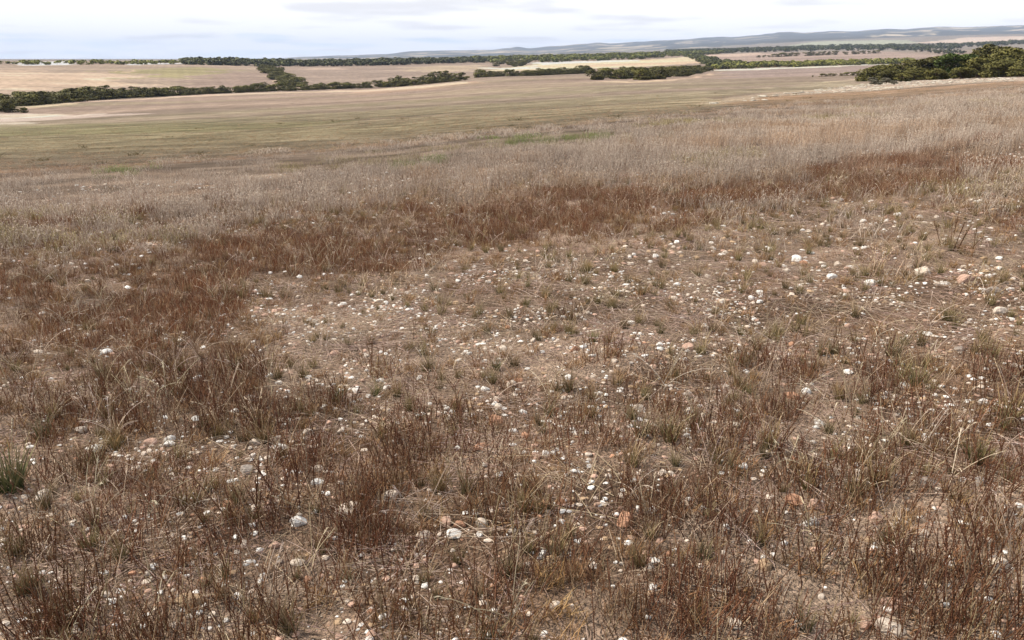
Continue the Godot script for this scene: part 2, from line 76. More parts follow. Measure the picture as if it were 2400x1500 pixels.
const HEDGE_MIDDLE := [
	Vector3(-116, 4, -290.6), Vector3(-114.4, 3, -294.9), Vector3(-112.9, 2.6, -298.4), Vector3(-110.9, 3.2, -304.2), Vector3(-109.2, 2.9, -309.2), Vector3(-106.5, 3.6, -311.3), Vector3(-103.1, 2.9, -315), Vector3(-100.8, 3.2, -320), Vector3(-98, 4, -322.3), Vector3(-94, 3.3, -327), Vector3(-89.1, 2.6, -330.3), Vector3(-86.6, 2.4, -330), Vector3(-82.7, 2.6, -335.2), Vector3(-80.1, 2.9, -340.4), Vector3(-77.4, 2.4, -342.7), Vector3(-74.1, 3.7, -347), Vector3(-71.6, 3, -350.5), Vector3(-69.1, 3.1, -350.9), Vector3(-63.7, 2.5, -350.1), Vector3(-60.2, 2.4, -350.2), Vector3(-54.5, 2.2, -349.5), Vector3(-51.5, 2.1, -348.4), Vector3(-47.8, 3.3, -343.8), Vector3(-43.9, 3.4, -340), Vector3(-39.3, 2.7, -336.2), Vector3(-36.4, 2, -334.6), Vector3(-31.5, 3.6, -331.2), Vector3(-26.8, 2.8, -330.5), Vector3(-23.2, 2.2, -328.2), Vector3(-117.5, 3.5, -298.7), Vector3(-115.3, 3, -302.8), Vector3(-113.4, 2.9, -308.6), Vector3(-112.2, 2.9, -312.7), Vector3(-109.3, 2.5, -315.4), Vector3(-105.5, 2.8, -320), Vector3(-103.5, 3.4, -323.2), Vector3(-101.9, 3.3, -327.4), Vector3(-97.4, 4.2, -331.4), Vector3(-93.2, 4.1, -334.6), Vector3(-88.7, 2.8, -337), Vector3(-85.2, 3, -340.7), Vector3(-82.5, 2.3, -342.7), Vector3(-80, 3.4, -346.7), Vector3(-77.6, 2.4, -351.1), Vector3(-75.5, 3, -353.4), Vector3(-70.4, 3, -357), Vector3(-67.6, 2.5, -355.9), Vector3(-62.3, 3.1, -356.1), Vector3(-56.5, 3.5, -354.5), Vector3(-53.2, 2.6, -353.3), Vector3(-49.2, 5.4, -349.8), Vector3(-45.6, 3.9, -347.9), Vector3(-42.7, 3.8, -344.7), Vector3(-39.4, 3.7, -342.5), Vector3(-34.3, 4.1, -339.7), Vector3(-30.1, 5.3, -337.2), Vector3(-26.3, 5.1, -336.6), Vector3(-21.3, 4.3, -334.6)
]
const HEDGE_CENTRE := [
	Vector3(-15, 2.9, -369), Vector3(-10.9, 3.4, -367.1), Vector3(-6.9, 2.7, -365.1), Vector3(-0.8, 3.7, -362.2), Vector3(5.5, 2.7, -361.4), Vector3(7.5, 2.2, -360.7), Vector3(10.6, 2.9, -366.7), Vector3(12.7, 3, -373.2), Vector3(14, 2.2, -376), Vector3(16.8, 2.3, -381.9), Vector3(18.5, 3.3, -386), Vector3(20.9, 2.6, -390.2), Vector3(23.6, 2.7, -396.5), Vector3(24.9, 2.9, -400.4), Vector3(27.8, 3, -407.9), Vector3(30.2, 2.5, -413.4), Vector3(31.1, 3.4, -414.6), Vector3(33.8, 2.7, -421.4), Vector3(36, 3, -425.1), Vector3(37.7, 2.4, -430.4), Vector3(40.5, 3.3, -435.6), Vector3(-13.5, 4.3, -374.4), Vector3(-8.3, 2.9, -372.4), Vector3(-3.6, 3.1, -369.7), Vector3(2.5, 2.6, -368.7), Vector3(7.4, 3.1, -366.6), Vector3(8.7, 2.9, -368.3), Vector3(11.3, 2.5, -374.2), Vector3(13.3, 4, -378), Vector3(16.3, 3.2, -385.4), Vector3(17.7, 3.6, -389.8), Vector3(20.6, 3.6, -396.5), Vector3(22.4, 3.3, -400.3), Vector3(24.4, 3.8, -404.5), Vector3(26.3, 3.4, -407.8), Vector3(28.4, 3.1, -413.2), Vector3(31.4, 3.5, -421.2), Vector3(32.9, 2.8, -423.5), Vector3(34.9, 3.9, -427.4), Vector3(37.5, 4.8, -433.5), Vector3(39.6, 2.4, -438.1), Vector3(41.5, 3.1, -443.2)
]
const BLOCK := [
	Vector3(34.6, 3.4, -222.8), Vector3(35.6, 3.5, -231), Vector3(40.2, 4.1, -231.2), Vector3(24.1, 3.7, -241.3), Vector3(31.3, 3.2, -245.2), Vector3(43, 3.3, -253), Vector3(35.8, 4.4, -254.5), Vector3(37.5, 4, -258.6), Vector3(27, 3.3, -260.1), Vector3(48.2, 3.4, -266.8), Vector3(44.3, 4, -268.9), Vector3(40, 4.1, -270.6), Vector3(30.8, 4, -275), Vector3(38.7, 3.3, -275.9), Vector3(46.9, 4.3, -278), Vector3(56, 3.3, -276.6), Vector3(32.3, 3.4, -284), Vector3(43.4, 3.6, -283.1), Vector3(41.2, 3.4, -292.7), Vector3(47.1, 3.6, -296.1), Vector3(54.7, 3.8, -299.6), Vector3(52.9, 3.4, -307.4), Vector3(61, 4.3, -311.2), Vector3(55, 3.7, -317.1), Vector3(46.1, 4, -319.8), Vector3(41.9, 3.8, -323.5), Vector3(43.6, 3.2, -330.2), Vector3(43.7, 3.9, -335.4), Vector3(66, 3.2, -334.3), Vector3(61.3, 3.7, -335.7), Vector3(46.7, 4.3, -339.5), Vector3(70.6, 3.7, -335.6), Vector3(51.6, 3.6, -340.5), Vector3(47.4, 3.7, -344.2), Vector3(59, 4, -345.3), Vector3(64.6, 3.2, -344.9), Vector3(49, 4.3, -353.9), Vector3(60.7, 3.7, -353), Vector3(62.3, 4.3, -356.4), Vector3(56.8, 3.4, -358.8), Vector3(78.1, 4, -358.1), Vector3(82.7, 3.7, -375.9), Vector3(86, 3.5, -386.8), Vector3(80.1, 4.2, -391.4), Vector3(68.8, 4.3, -396.3), Vector3(74.4, 4.1, -397.7), Vector3(75.4, 4.1, -401.5), Vector3(78.1, 3.6, -411.1), Vector3(90.5, 4.3, -411.3), Vector3(81.5, 3.4, -418.2), Vector3(80.2, 3.3, -423), Vector3(97.1, 4, -433), Vector3(93.8, 4.3, -439.2), Vector3(96.6, 3.6, -456.4), Vector3(91.4, 4.3, -461.1), Vector3(97.6, 4.1, -460.6), Vector3(105.8, 4.1, -459.2), Vector3(108, 3.4, -465.9), Vector3(102.8, 4.4, -477.1), Vector3(108.3, 3.4, -476.3), Vector3(105.2, 3.9, -481.7), Vector3(107.1, 3.6, -488.6)
]
const CROSS_ROW := [
	Vector3(-166.9, 4.1, -574.6), Vector3(-164, 3.5, -571.1), Vector3(-165, 2.9, -563.9), Vector3(-166.7, 3.9, -561.9), Vector3(-158, 3.2, -555.7), Vector3(-163.2, 3.7, -549.8), Vector3(-154.4, 3.2, -544.9), Vector3(-158.9, 4.9, -540.8), Vector3(-155.3, 2.4, -534.4), Vector3(-149.6, 2.9, -527.2), Vector3(-146.5, 3.6, -522), Vector3(-150.5, 3.4, -518.4), Vector3(-150.2, 2.8, -514.1), Vector3(-148.5, 3.3, -509.7), Vector3(-142, 4.2, -503.6), Vector3(-140.2, 4.1, -499.1), Vector3(-134.9, 2.3, -491.1), Vector3(-136.5, 2.7, -486.7), Vector3(-133.8, 3.6, -479.7), Vector3(-129.8, 3.2, -475.3), Vector3(-129.8, 3.7, -474.9), Vector3(-128.8, 4.4, -463.5), Vector3(-126.6, 2.9, -464.2), Vector3(-126.6, 3.7, -457.5), Vector3(-126, 4, -447.7), Vector3(-120.2, 3.6, -445.2), Vector3(-120, 3.1, -442.9), Vector3(-114.8, 3.4, -437.1), Vector3(-115.3, 4.3, -430.4), Vector3(-116.5, 2.8, -421.8), Vector3(-110.1, 2.8, -417), Vector3(-110.6, 2.7, -413.9), Vector3(-113, 3.9, -410.2), Vector3(-107.6, 3.7, -403.7), Vector3(-102.2, 4.6, -396.6), Vector3(-102, 3.9, -389.8), Vector3(-103.4, 3.5, -390), Vector3(-104.1, 3.1, -382), Vector3(-96.9, 3.5, -376.2), Vector3(-164.8, 3.3, -576.4), Vector3(-163.7, 3.8, -570.8), Vector3(-167.4, 3, -566.4), Vector3(-165, 3.8, -557.1), Vector3(-160.7, 3.4, -553.6), Vector3(-159.3, 4, -544.7), Vector3(-155.3, 4.6, -540.1), Vector3(-155.3, 2.6, -537.9), Vector3(-150.4, 2.8, -530.5), Vector3(-146.8, 4.6, -524.3), Vector3(-151.1, 3.6, -524.7), Vector3(-145.4, 3.3, -516.9), Vector3(-144.1, 5.1, -512.4), Vector3(-146.5, 2.6, -506.4), Vector3(-139.1, 4.3, -499.5), Vector3(-141.6, 4, -496.1), Vector3(-136.6, 3.2, -487.9), Vector3(-135.2, 3.4, -482.9), Vector3(-131.4, 4, -476), Vector3(-128.6, 3.4, -473.6), Vector3(-126.7, 3.3, -469), Vector3(-131.9, 3, -464.1), Vector3(-130.1, 4.1, -459), Vector3(-127, 4.7, -450.3), Vector3(-118.4, 4.4, -444.4), Vector3(-119.1, 3.8, -441.8), Vector3(-118.1, 3.5, -437.5), Vector3(-118.1, 2.6, -431.9), Vector3(-116.2, 4, -424.6), Vector3(-113.6, 4, -424.2), Vector3(-107.8, 4, -415.3), Vector3(-107.9, 3.6, -412.8), Vector3(-108.4, 3.7, -409.2), Vector3(-107.5, 3.1, -399.2), Vector3(-100.9, 4, -393.9), Vector3(-101.1, 4.1, -390), Vector3(-101.3, 4.3, -384.5), Vector3(-102.2, 2.5, -380.2), Vector3(-93.5, 3.1, -372.9)
]
const COPSE := [
	Vector3(1.7, 4.7, -707.5), Vector3(-13.3, 4.4, -721.5), Vector3(7.3, 4.1, -725.4), Vector3(2.4, 4.8, -752.8), Vector3(9.7, 5, -766.6), Vector3(8.5, 4.7, -774.2), Vector3(-1.7, 4.4, -777), Vector3(7.8, 4.1, -794), Vector3(-10.5, 4.3, -807.6), Vector3(-2.3, 4.7, -808.7), Vector3(7, 4.1, -818.7), Vector3(-1, 4.8, -834.1), Vector3(7.6, 4.3, -839.3), Vector3(-9.7, 4.9, -855.3), Vector3(15.2, 5, -857.5), Vector3(-8.3, 4.3, -876)
]
const LONE_LINE := [
	Vector3(266, 2.8, -912.2), Vector3(273.1, 3, -917.4), Vector3(280.2, 2.6, -922.7), Vector3(286.2, 4.4, -927.2), Vector3(292.3, 4.2, -931.7), Vector3(298.5, 5.6, -936.4), Vector3(304.7, 4.6, -941.1), Vector3(311.1, 5.2, -946), Vector3(320.2, 4.7, -953.3), Vector3(338.4, 5.6, -968.4), Vector3(344.7, 5.7, -973.8), Vector3(354.8, 4.5, -982.8), Vector3(363.7, 5.8, -990.9), Vector3(374.4, 5, -1000.9), Vector3(386.3, 5.7, -1012.3), Vector3(407, 4.7, -1032.7), Vector3(424.4, 4.9, -1050.2), Vector3(433.4, 4.2, -1059.1), Vector3(444.2, 4.6, -1069.8), Vector3(455.1, 4.1, -1080.4), Vector3(466.1, 4.6, -1090.9), Vector3(475.3, 5.2, -1099.5)
]
const LOW_BUSHES := [
	Vector3(70.6, 0.4, -197.2), Vector3(73.2, 0.9, -198.7), Vector3(74.5, 0.9, -199.6), Vector3(76, 0.9, -200.7), Vector3(77.4, 0.8, -201.9), Vector3(80.1, 0.8, -204.3), Vector3(82.3, 1.1, -206.5), Vector3(84.8, 1.1, -209.1), Vector3(87.1, 1.1, -211.8), Vector3(89.2, 1, -214.2)
]
const LEFT_PAIR := [
	Vector3(-96.1, 2.6, -158.5), Vector3(-99.8, 2, -162.1), Vector3(-91.9, 1, -156.1)
]
const RIGHT_TREES := [
	[53.5, -124.1, 2.3, 5], [55.4, -120.6, 2.3, 4.6], [57.4, -116.9, 2.8, 5], [59.4, -113, 3.3, 5.6], [67.4, -119.3, 4.2, 6.1], [60.7, -109.5, 2.6, 4.3], [65.3, -110.8, 3.6, 5.7], [59.1, -101.9, 2.2, 4.4], [66.7, -107, 3.7, 6], [67.7, -103.3, 3.5, 5.9], [55.1, -108.8, 1.4, 3], [56.9, -106.3, 1.4, 3.5], [55.2, -114.8, 1.6, 3.2], [53.2, -118.5, 1.4, 3.4], [59.9, -97.3, 1.8, 4.2], [68.6, -99.7, 3.5, 5.8], [53.3, -126.6, 1.4, 2.9], [59.2, -125.2, 2.7, 3.7], [62.6, -122.9, 3.1, 4.4], [66.4, -122.6, 3.2, 4.4], [70.5, -116.7, 3.2, 5.8]
]
const RIGHT_SHRUBS := [
	[38.6, -89, 0.6, 1.3], [42.2, -94.6, 0.8, 1.4], [48.8, -105.1, 1.3, 2.5], [58.4, -122.2, 1.2, 2.3], [59.4, -119.3, 0.8, 1.4], [58.3, -102.2, 0.9, 1.5], [57, -94.1, 1.4, 2.7], [46.8, -109.1, 0.8, 1.6], [70, -134.4, 1.4, 2.4], [40.3, -88.3, 0.5, 1.1]
]
const WOOD_CREST_LEFT := [Vector2(-367, -518.1), Vector2(-337.4, -555.8), Vector2(-312.2, -541.3), Vector2(-272.5, -598.4), Vector2(-258.3, -672.2), Vector2(-195.8, -666.9), Vector2(-227.6, -776), Vector2(-304.8, -783.1), Vector2(-310.5, -682.5), Vector2(-347.1, -602.1), Vector2(-419.2, -592.3)]
const WOOD_CREST_MIDDLE := [Vector2(-243, -623.7), Vector2(-188.5, -642.1), Vector2(-144.9, -715.9), Vector2(-97.3, -801.2), Vector2(-23.1, -913.4), Vector2(-26.7, -1058.3), Vector2(-123, -973.6), Vector2(-175.7, -868.8), Vector2(-227.6, -776), Vector2(-286.1, -735)]
const WOOD_WOOD_CENTRE := [Vector2(-65.7, -928.8), Vector2(21.9, -865.8), Vector2(132.7, -875.7), Vector2(225.4, -1117.3), Vector2(327.3, -1299), Vector2(344.6, -1520.3), Vector2(220.8, -1460), Vector2(68.5, -1358.1), Vector2(-62.9, -1244.9)]
const WOOD_DIAGONAL_HEDGE := [Vector2(225.4, -1117.3), Vector2(257.5, -1201.7), Vector2(181.6, -733.2), Vector2(170.3, -579.9), Vector2(130.6, -537), Vector2(147.5, -648)]
const WOOD_YELLOW_HEDGE := [Vector2(123.7, -519.3), Vector2(140.7, -534.1), Vector2(186.7, -567.2), Vector2(227.4, -599), Vector2(292, -648.7), Vector2(322.3, -678.3), Vector2(342.6, -721.3), Vector2(261, -688.3), Vector2(196.9, -648.6), Vector2(157.5, -622.3)]
const WOOD_BELT_RIGHT := [Vector2(295.9, -1631.7), Vector2(293.5, -1294.1), Vector2(393.3, -1370), Vector2(528.5, -1400), Vector2(611.7, -1266), Vector2(768.7, -1415.4), Vector2(1116.1, -1822.4), Vector2(1508.9, -2074.9), Vector2(1944.5, -2676.4), Vector2(1410.7, -2305.5), Vector2(938.7, -1779.8), Vector2(859.2, -1900), Vector2(859.5, -2193.1), Vector2(727.7, -2226.6), Vector2(584.5, -2323.2), Vector2(623, -3438.4)]
const WOOD_BELT_FAR_RIGHT := [Vector2(570, -1204.5), Vector2(475.5, -915.8), Vector2(514.8, -954.7), Vector2(624.8, -1182)]
const SKYLINE := [Vector2(-29.05, -6.5), Vector2(-22, -3.8), Vector2(-15.78, 5.1), Vector2(-13.61, 22), Vector2(-11.4, 34.8), Vector2(-8.6, 47.9), Vector2(-6.6, 78), Vector2(-5.46, 82.4), Vector2(-4.03, 86.9), Vector2(-1.44, 91.4), Vector2(-0.29, 108.6), Vector2(0.35, 121.4), Vector2(1.15, 108.5), Vector2(2.88, 129.8), Vector2(4.88, 150.8), Vector2(5.87, 163.3), Vector2(6.59, 154.6), Vector2(8.56, 170.8), Vector2(9.95, 182.8), Vector2(11.34, 190.3), Vector2(12.98, 209.9), Vector2(13.79, 215.4), Vector2(14.6, 212.6), Vector2(15.92, 227.6), Vector2(16.84, 242.8), Vector2(17.48, 256.1), Vector2(18, 257.4), Vector2(18.91, 248), Vector2(19.8, 254.6), Vector2(20.55, 261.4), Vector2(21.79, 255.2), Vector2(23.01, 268.6), Vector2(23.72, 274.9), Vector2(24.68, 269.1), Vector2(25.83, 281.7), Vector2(26.52, 287.7), Vector2(27.88, 280.5), Vector2(28.76, 281.9), Vector2(29.84, 286.2), Vector2(30.9, 286.8), Vector2(32.95, 287.6), Vector2(38.62, 241.5), Vector2(45.02, 176.7), Vector2(52.53, 100.5)]


# ---------------------------------------------------------------- small mesh collector
class Acc:
	var v := PackedVector3Array()
	var n := PackedVector3Array()
	var c := PackedColorArray()
	var ix := PackedInt32Array()

	func vert(p: Vector3, nn: Vector3, col: Color) -> int:
		v.push_back(p)
		n.push_back(nn)
		c.push_back(col)
		return v.size() - 1

	# the winding follows the normals
	func tri(a: int, b: int, d: int) -> void:
		ix.push_back(a)
		if (v[d] - v[a]).cross(v[b] - v[a]).dot(n[a] + n[b] + n[d]) >= 0.0:
			ix.push_back(b)
			ix.push_back(d)
		else:
			ix.push_back(d)
			ix.push_back(b)

	func quad(a: int, b: int, d: int, e: int) -> void:
		tri(a, b, d)
		tri(a, d, e)

	# a tapered stem through pts
	func tube(pts: PackedVector3Array, r0: float, r1: float, c0: Color, c1: Color, sides := 3) -> void:
		var before := -1
		var count := pts.size()
		for k in count:
			var along: Vector3 = (pts[mini(k + 1, count - 1)] - pts[maxi(k - 1, 0)]).normalized()
			var side := along.cross(Vector3(0.31, 0.2, 0.93)).normalized()
			var up := side.cross(along)
			var t := float(k) / (count - 1)
			var first := v.size()
			for s in sides:
				var a := TAU * s / sides
				var nn := side * cos(a) + up * sin(a)
				vert(pts[k] + nn * lerpf(r0, r1, t), nn, c0.lerp(c1, t))
			if before >= 0:
				for s in sides:
					var s2 := (s + 1) % sides
					quad(before + s, first + s, first + s2, before + s2)
			before = first

	# a flat tapering blade through pts
	func blade(pts: PackedVector3Array, across: Vector3, w: float, c0: Color, c1: Color) -> void:
		var count := pts.size()
		var before := -1
		for k in count:
			var t := float(k) / (count - 1)
			var along: Vector3 = (pts[mini(k + 1, count - 1)] - pts[maxi(k - 1, 0)]).normalized()
			var nn := across.cross(along).normalized()
			if nn.y < 0.0:
				nn = -nn
			var ww := w * (1.0 - 0.85 * t * t)
			var first := vert(pts[k] - across * ww, nn, c0.lerp(c1, t))
			vert(pts[k] + across * ww, nn, c0.lerp(c1, t))
			if before >= 0:
				quad(before, before + 1, first + 1, first)
			before = first

	# a seed or bud: a tiny double pyramid
	func seed_at(p: Vector3, axis: Vector3, l: float, w: float, col: Color) -> void:
		var side := axis.cross(Vector3(0.3, 0.9, 0.1)).normalized()
		var up := side.cross(axis)
		var top := vert(p + axis * l, axis, col)
		var low := vert(p - axis * l, -axis, col)
		var ring := []
		for s in 3:
			var a := TAU * s / 3.0
			var nn := side * cos(a) + up * sin(a)
			ring.append(vert(p + nn * w, nn, col))
		for s in 3:
			tri(top, ring[s], ring[(s + 1) % 3])
			tri(low, ring[(s + 1) % 3], ring[s])

	func leaf(p: Vector3, out_dir: Vector3, a: Vector3, b: Vector3, col: Color) -> void:
		var f := vert(p - a, out_dir, col)
		vert(p + b * 0.55, out_dir, col)
		vert(p + a, out_dir, col)
		vert(p - b * 0.55, out_dir, col)
		quad(f, f + 1, f + 2, f + 3)

	func add(o: Acc) -> void:
		var first := v.size()
		v.append_array(o.v)
		n.append_array(o.n)
		c.append_array(o.c)
		for k in o.ix:
			ix.push_back(k + first)

	func mesh() -> ArrayMesh:
		var arrays := []
		arrays.resize(Mesh.ARRAY_MAX)
		arrays[Mesh.ARRAY_VERTEX] = v
		arrays[Mesh.ARRAY_NORMAL] = n
		arrays[Mesh.ARRAY_COLOR] = c
		arrays[Mesh.ARRAY_INDEX] = ix
		var m := ArrayMesh.new()
		m.add_surface_from_arrays(Mesh.PRIMITIVE_TRIANGLES, arrays)
		return m

# ---------------------------------------------------------------- naming
var names := {}
var M := {}
var rng := RandomNumberGenerator.new()

func numbered(called: String) -> String:
	var k: int = names.get(called, 0)
	names[called] = k + 1
	return called if k == 0 else "%s_%03d" % [called, k]

func tag(o: Node3D, label: String, category: String, group := "", kind := "") -> Node3D:
	if label:
		o.set_meta("label", label)
	if category:
		o.set_meta("category", category)
	if group:
		o.set_meta("group", group)
	if kind:
		o.set_meta("kind", kind)
	return o

func obj(called: String, m: Mesh, mat: Material, parent: Node3D = self) -> MeshInstance3D:
	var o := MeshInstance3D.new()
	o.name = numbered(called) if parent == self else called
	o.mesh = m
	o.material_override = mat
	parent.add_child(o, true)
	return o

func scatter(called: String, m: Mesh, mat: Material, buffer: PackedFloat32Array, label: String, category: String) -> void:
	var count := buffer.size() / 16
	if count == 0:
		return
	var mm := MultiMesh.new()
	mm.transform_format = MultiMesh.TRANSFORM_3D
	mm.use_colors = true
	mm.mesh = m
	mm.instance_count = count
	mm.buffer = buffer
	var o := MultiMeshInstance3D.new()
	o.name = numbered(called)
	o.multimesh = mm
	o.material_override = mat
	add_child(o, true)
	tag(o, label, category, "", "stuff")

func put(buffer: PackedFloat32Array, at: Vector3, turn: float, s: Vector3, lean: Vector2, col: Color) -> void:
	var b := Basis(Vector3.UP, turn).scaled(s)
	if lean != Vector2.ZERO:
		b = Basis(Vector3(lean.y, 0, -lean.x).normalized(), lean.length()) * b
	buffer.append_array(PackedFloat32Array([b.x.x, b.y.x, b.z.x, at.x, b.x.y, b.y.y, b.z.y, at.y, b.x.z, b.y.z, b.z.z, at.z, col.r, col.g, col.b, 1.0]))

# ---------------------------------------------------------------- the ground's shape
var grid_az := PackedFloat32Array()
var grid_d := PackedFloat32Array()
var grid_h := PackedFloat32Array()
var rough := FastNoiseLite.new()
var tone := FastNoiseLite.new()
var tone2 := FastNoiseLite.new()

func hermite(xs: PackedFloat32Array, ys: PackedFloat32Array, ms: PackedFloat32Array, x: float) -> float:
	var i := clampi(xs.bsearch(x) - 1, 0, xs.size() - 2)
	var h := xs[i + 1] - xs[i]
	var t := clampf((x - xs[i]) / h, 0.0, 1.0)
	var t2 := t * t
	var t3 := t2 * t
	return (2 * t3 - 3 * t2 + 1) * ys[i] + (t3 - 2 * t2 + t) * h * ms[i] + (3 * t2 - 2 * t3) * ys[i + 1] + (t3 - t2) * h * ms[i + 1]

func slopes(xs: PackedFloat32Array, ys: PackedFloat32Array) -> PackedFloat32Array:
	var n := xs.size()
	var ms := PackedFloat32Array()
	ms.resize(n)
	var s := PackedFloat32Array()
	for i in n - 1:
		s.push_back((ys[i + 1] - ys[i]) / (xs[i + 1] - xs[i]))
	ms[0] = s[0]
	ms[n - 1] = s[n - 2]
	for i in range(1, n - 1):
		if s[i - 1] * s[i] > 0.0:
			var h0 := xs[i] - xs[i - 1]
			var h1 := xs[i + 1] - xs[i]
			ms[i] = 3.0 * (h0 + h1) / ((2 * h1 + h0) / s[i - 1] + (h1 + 2 * h0) / s[i])
	return ms

func build_grid() -> void:
	var az_known := PackedFloat32Array()
	for a in AZ_DEG:
		az_known.push_back(deg_to_rad(a))
	var log_r := PackedFloat32Array()
	for r in RANGES:
		log_r.push_back(log(r + 8.0))
	var wide := deg_to_rad(40.0)
	for k in range(-28, 0):
		grid_az.push_back(-wide + deg_to_rad(5.0) * k)
	for k in 721:
		grid_az.push_back(-wide + 2.0 * wide * k / 720.0)
	for k in range(1, 29):
		grid_az.push_back(wide + deg_to_rad(5.0) * k)
	var d := 0.5
	while d < 5200.0:
		grid_d.push_back(d)
		d += maxf(0.06, 0.014 * d)
	while d < 15000.0:
		grid_d.push_back(d)
		d *= 1.2
	# survey columns by azimuth, slopes across azimuth for each range
	var col_y := []
	var col_m := []
	var mean := PackedFloat32Array()
	for k in RANGES.size():
		var ys := PackedFloat32Array()
		var sum := 0.0
		for row in SURVEY:
			ys.push_back(row[k])
			sum += row[k]
		mean.push_back(sum / SURVEY.size())
		col_y.append(ys)
		col_m.append(slopes(az_known, ys))
	var na := grid_az.size()
	var nd := grid_d.size()
	var log_d := PackedFloat32Array()
	for x in grid_d:
		log_d.push_back(log(x + 8.0))
	grid_h.resize(na * nd)
	var edge := az_known[az_known.size() - 1]
	for j in na:
		var az := grid_az[j]
		var prof := PackedFloat32Array()
		var out := clampf((absf(az) - edge) / (PI - edge), 0.0, 1.0)
		for k in RANGES.size():
			prof.push_back(lerpf(hermite(az_known, col_y[k], col_m[k], az), mean[k], smoothstep(0.0, 1.0, out)))
		var ms := slopes(log_r, prof)
		for i in nd:
			var y := hermite(log_r, prof, ms, log_d[i])
			var dd := grid_d[i]
			if dd < 60.0:
				var x := sin(az) * dd
				var z := -cos(az) * dd
				var fade := 1.0 - smoothstep(25.0, 60.0, dd)
				y += fade * (0.03 * rough.get_noise_2d(x * 40.0, z * 40.0) + 0.012 * rough.get_noise_2d(x * 260.0, z * 260.0))
			elif dd > 150.0:
				var x := sin(az) * dd
				var z := -cos(az) * dd
				y += minf(dd * 0.0006, 0.5) * rough.get_noise_2d(x * 0.9, z * 0.9)
			grid_h[j * nd + i] = y

func ground(x: float, z: float) -> float:
	var az := atan2(x, -z)
	var d := clampf(sqrt(x * x + z * z), grid_d[0], 14000.0)
	var i := clampi(grid_d.bsearch(d) - 1, 0, grid_d.size() - 2)
	var j := clampi(grid_az.bsearch(az) - 1, 0, grid_az.size() - 2)
	var u := (d - grid_d[i]) / (grid_d[i + 1] - grid_d[i])
	var w := (az - grid_az[j]) / (grid_az[j + 1] - grid_az[j])
	var nd := grid_d.size()
	var a := j * nd + i
	return lerpf(lerpf(grid_h[a], grid_h[a + 1], u), lerpf(grid_h[a + nd], grid_h[a + nd + 1], u), w)

func stubble_edge(az: float) -> float:
	var deg := rad_to_deg(az)
	for k in STUBBLE_EDGE.size() - 1:
		var a: Vector2 = STUBBLE_EDGE[k]
		var b: Vector2 = STUBBLE_EDGE[k + 1]
		if deg < b.x or k == STUBBLE_EDGE.size() - 2:
			return lerpf(a.y, b.y, clampf((deg - a.x) / (b.x - a.x), 0.0, 1.0))
	return 40.0

var paddocks := []

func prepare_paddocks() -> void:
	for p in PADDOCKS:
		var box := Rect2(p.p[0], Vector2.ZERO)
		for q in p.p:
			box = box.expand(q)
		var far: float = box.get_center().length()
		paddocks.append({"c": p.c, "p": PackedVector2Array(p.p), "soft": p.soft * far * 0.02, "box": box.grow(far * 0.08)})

const DRY := Color(0.23, 0.18, 0.125)

func ground_color(x: float, z: float, d: float, az: float) -> Color:
	var edge := stubble_edge(az)
	var soil := Color(0.27, 0.175, 0.118).lerp(Color(0.45, 0.33, 0.245), clampf(0.5 + 1.3 * tone.get_noise_2d(x * 16.0, z * 16.0) + 0.6 * tone2.get_noise_2d(x * 70.0, z * 70.0), 0.0, 1.0))
	if d < edge:
		var mixed := smoothstep(8.0, 24.0, d)
		return soil.lerp(Color(0.29, 0.225, 0.17), mixed * 0.8)
	var c := DRY
	if d > 1100.0:
		c = c.lerp(Color(0.2, 0.175, 0.13), smoothstep(1100.0, 1600.0, d))
	# the wanderings of each paddock's edge, long along the slope
	var wob := Vector2(tone.get_noise_2d(x * 0.9 + 50.0, z * 0.9), tone.get_noise_2d(x * 0.9, z * 0.9 + 90.0)) + 0.5 * Vector2(tone.get_noise_2d(x * 3.0 + 50.0, z * 3.0), tone.get_noise_2d(x * 3.0, z * 3.0 + 90.0))
	var at := Vector2(x, z)
	var sight := at.normalized()
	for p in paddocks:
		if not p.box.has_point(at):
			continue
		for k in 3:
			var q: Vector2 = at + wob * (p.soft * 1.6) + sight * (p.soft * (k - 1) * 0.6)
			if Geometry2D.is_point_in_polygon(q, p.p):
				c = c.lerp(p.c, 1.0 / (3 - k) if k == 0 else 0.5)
	# streaks that follow the drill rows, and patches
	var along := Vector2(0.93, -0.37)
	var s := at.dot(along)
	var t := at.dot(Vector2(along.y, -along.x))
	var fine := 1.0 - smoothstep(60.0, 260.0, d)
	var mid := 1.0 - smoothstep(300.0, 900.0, d)
	var k := 1.0 + 0.3 * tone2.get_noise_2d(s * 0.2, t * 1.1) + 0.26 * mid * tone.get_noise_2d(s * 0.6, t * 4.0) + 0.2 * mid * tone2.get_noise_2d(s * 2.2 + 40.0, t * 2.8) + 0.24 * fine * tone.get_noise_2d(s * 3.0, t * 16.0) + 0.2 * fine * tone2.get_noise_2d(s * 16.0, t * 20.0)
	k += 0.05 * mid * sin(t * 1.4 + 3.0 * tone.get_noise_2d(s * 0.5, t * 0.5))
	c = Color(c.r * k, c.g * k, c.b * k)
	var g := clampf(tone2.get_noise_2d(s * 0.22 + 300.0, t * 0.8) * 1.6, -0.4, 1.0) * (1.0 - smoothstep(250.0, 500.0, d))
	c = c.lerp(Color(c.r * 0.95, c.g * 1.04, c.b * 0.88), clampf(g, 0.0, 1.0))
	var join := 1.0 - smoothstep(0.0, edge * 0.35, d - edge)
	return c.lerp(Color(0.24, 0.19, 0.14), join * 0.7)

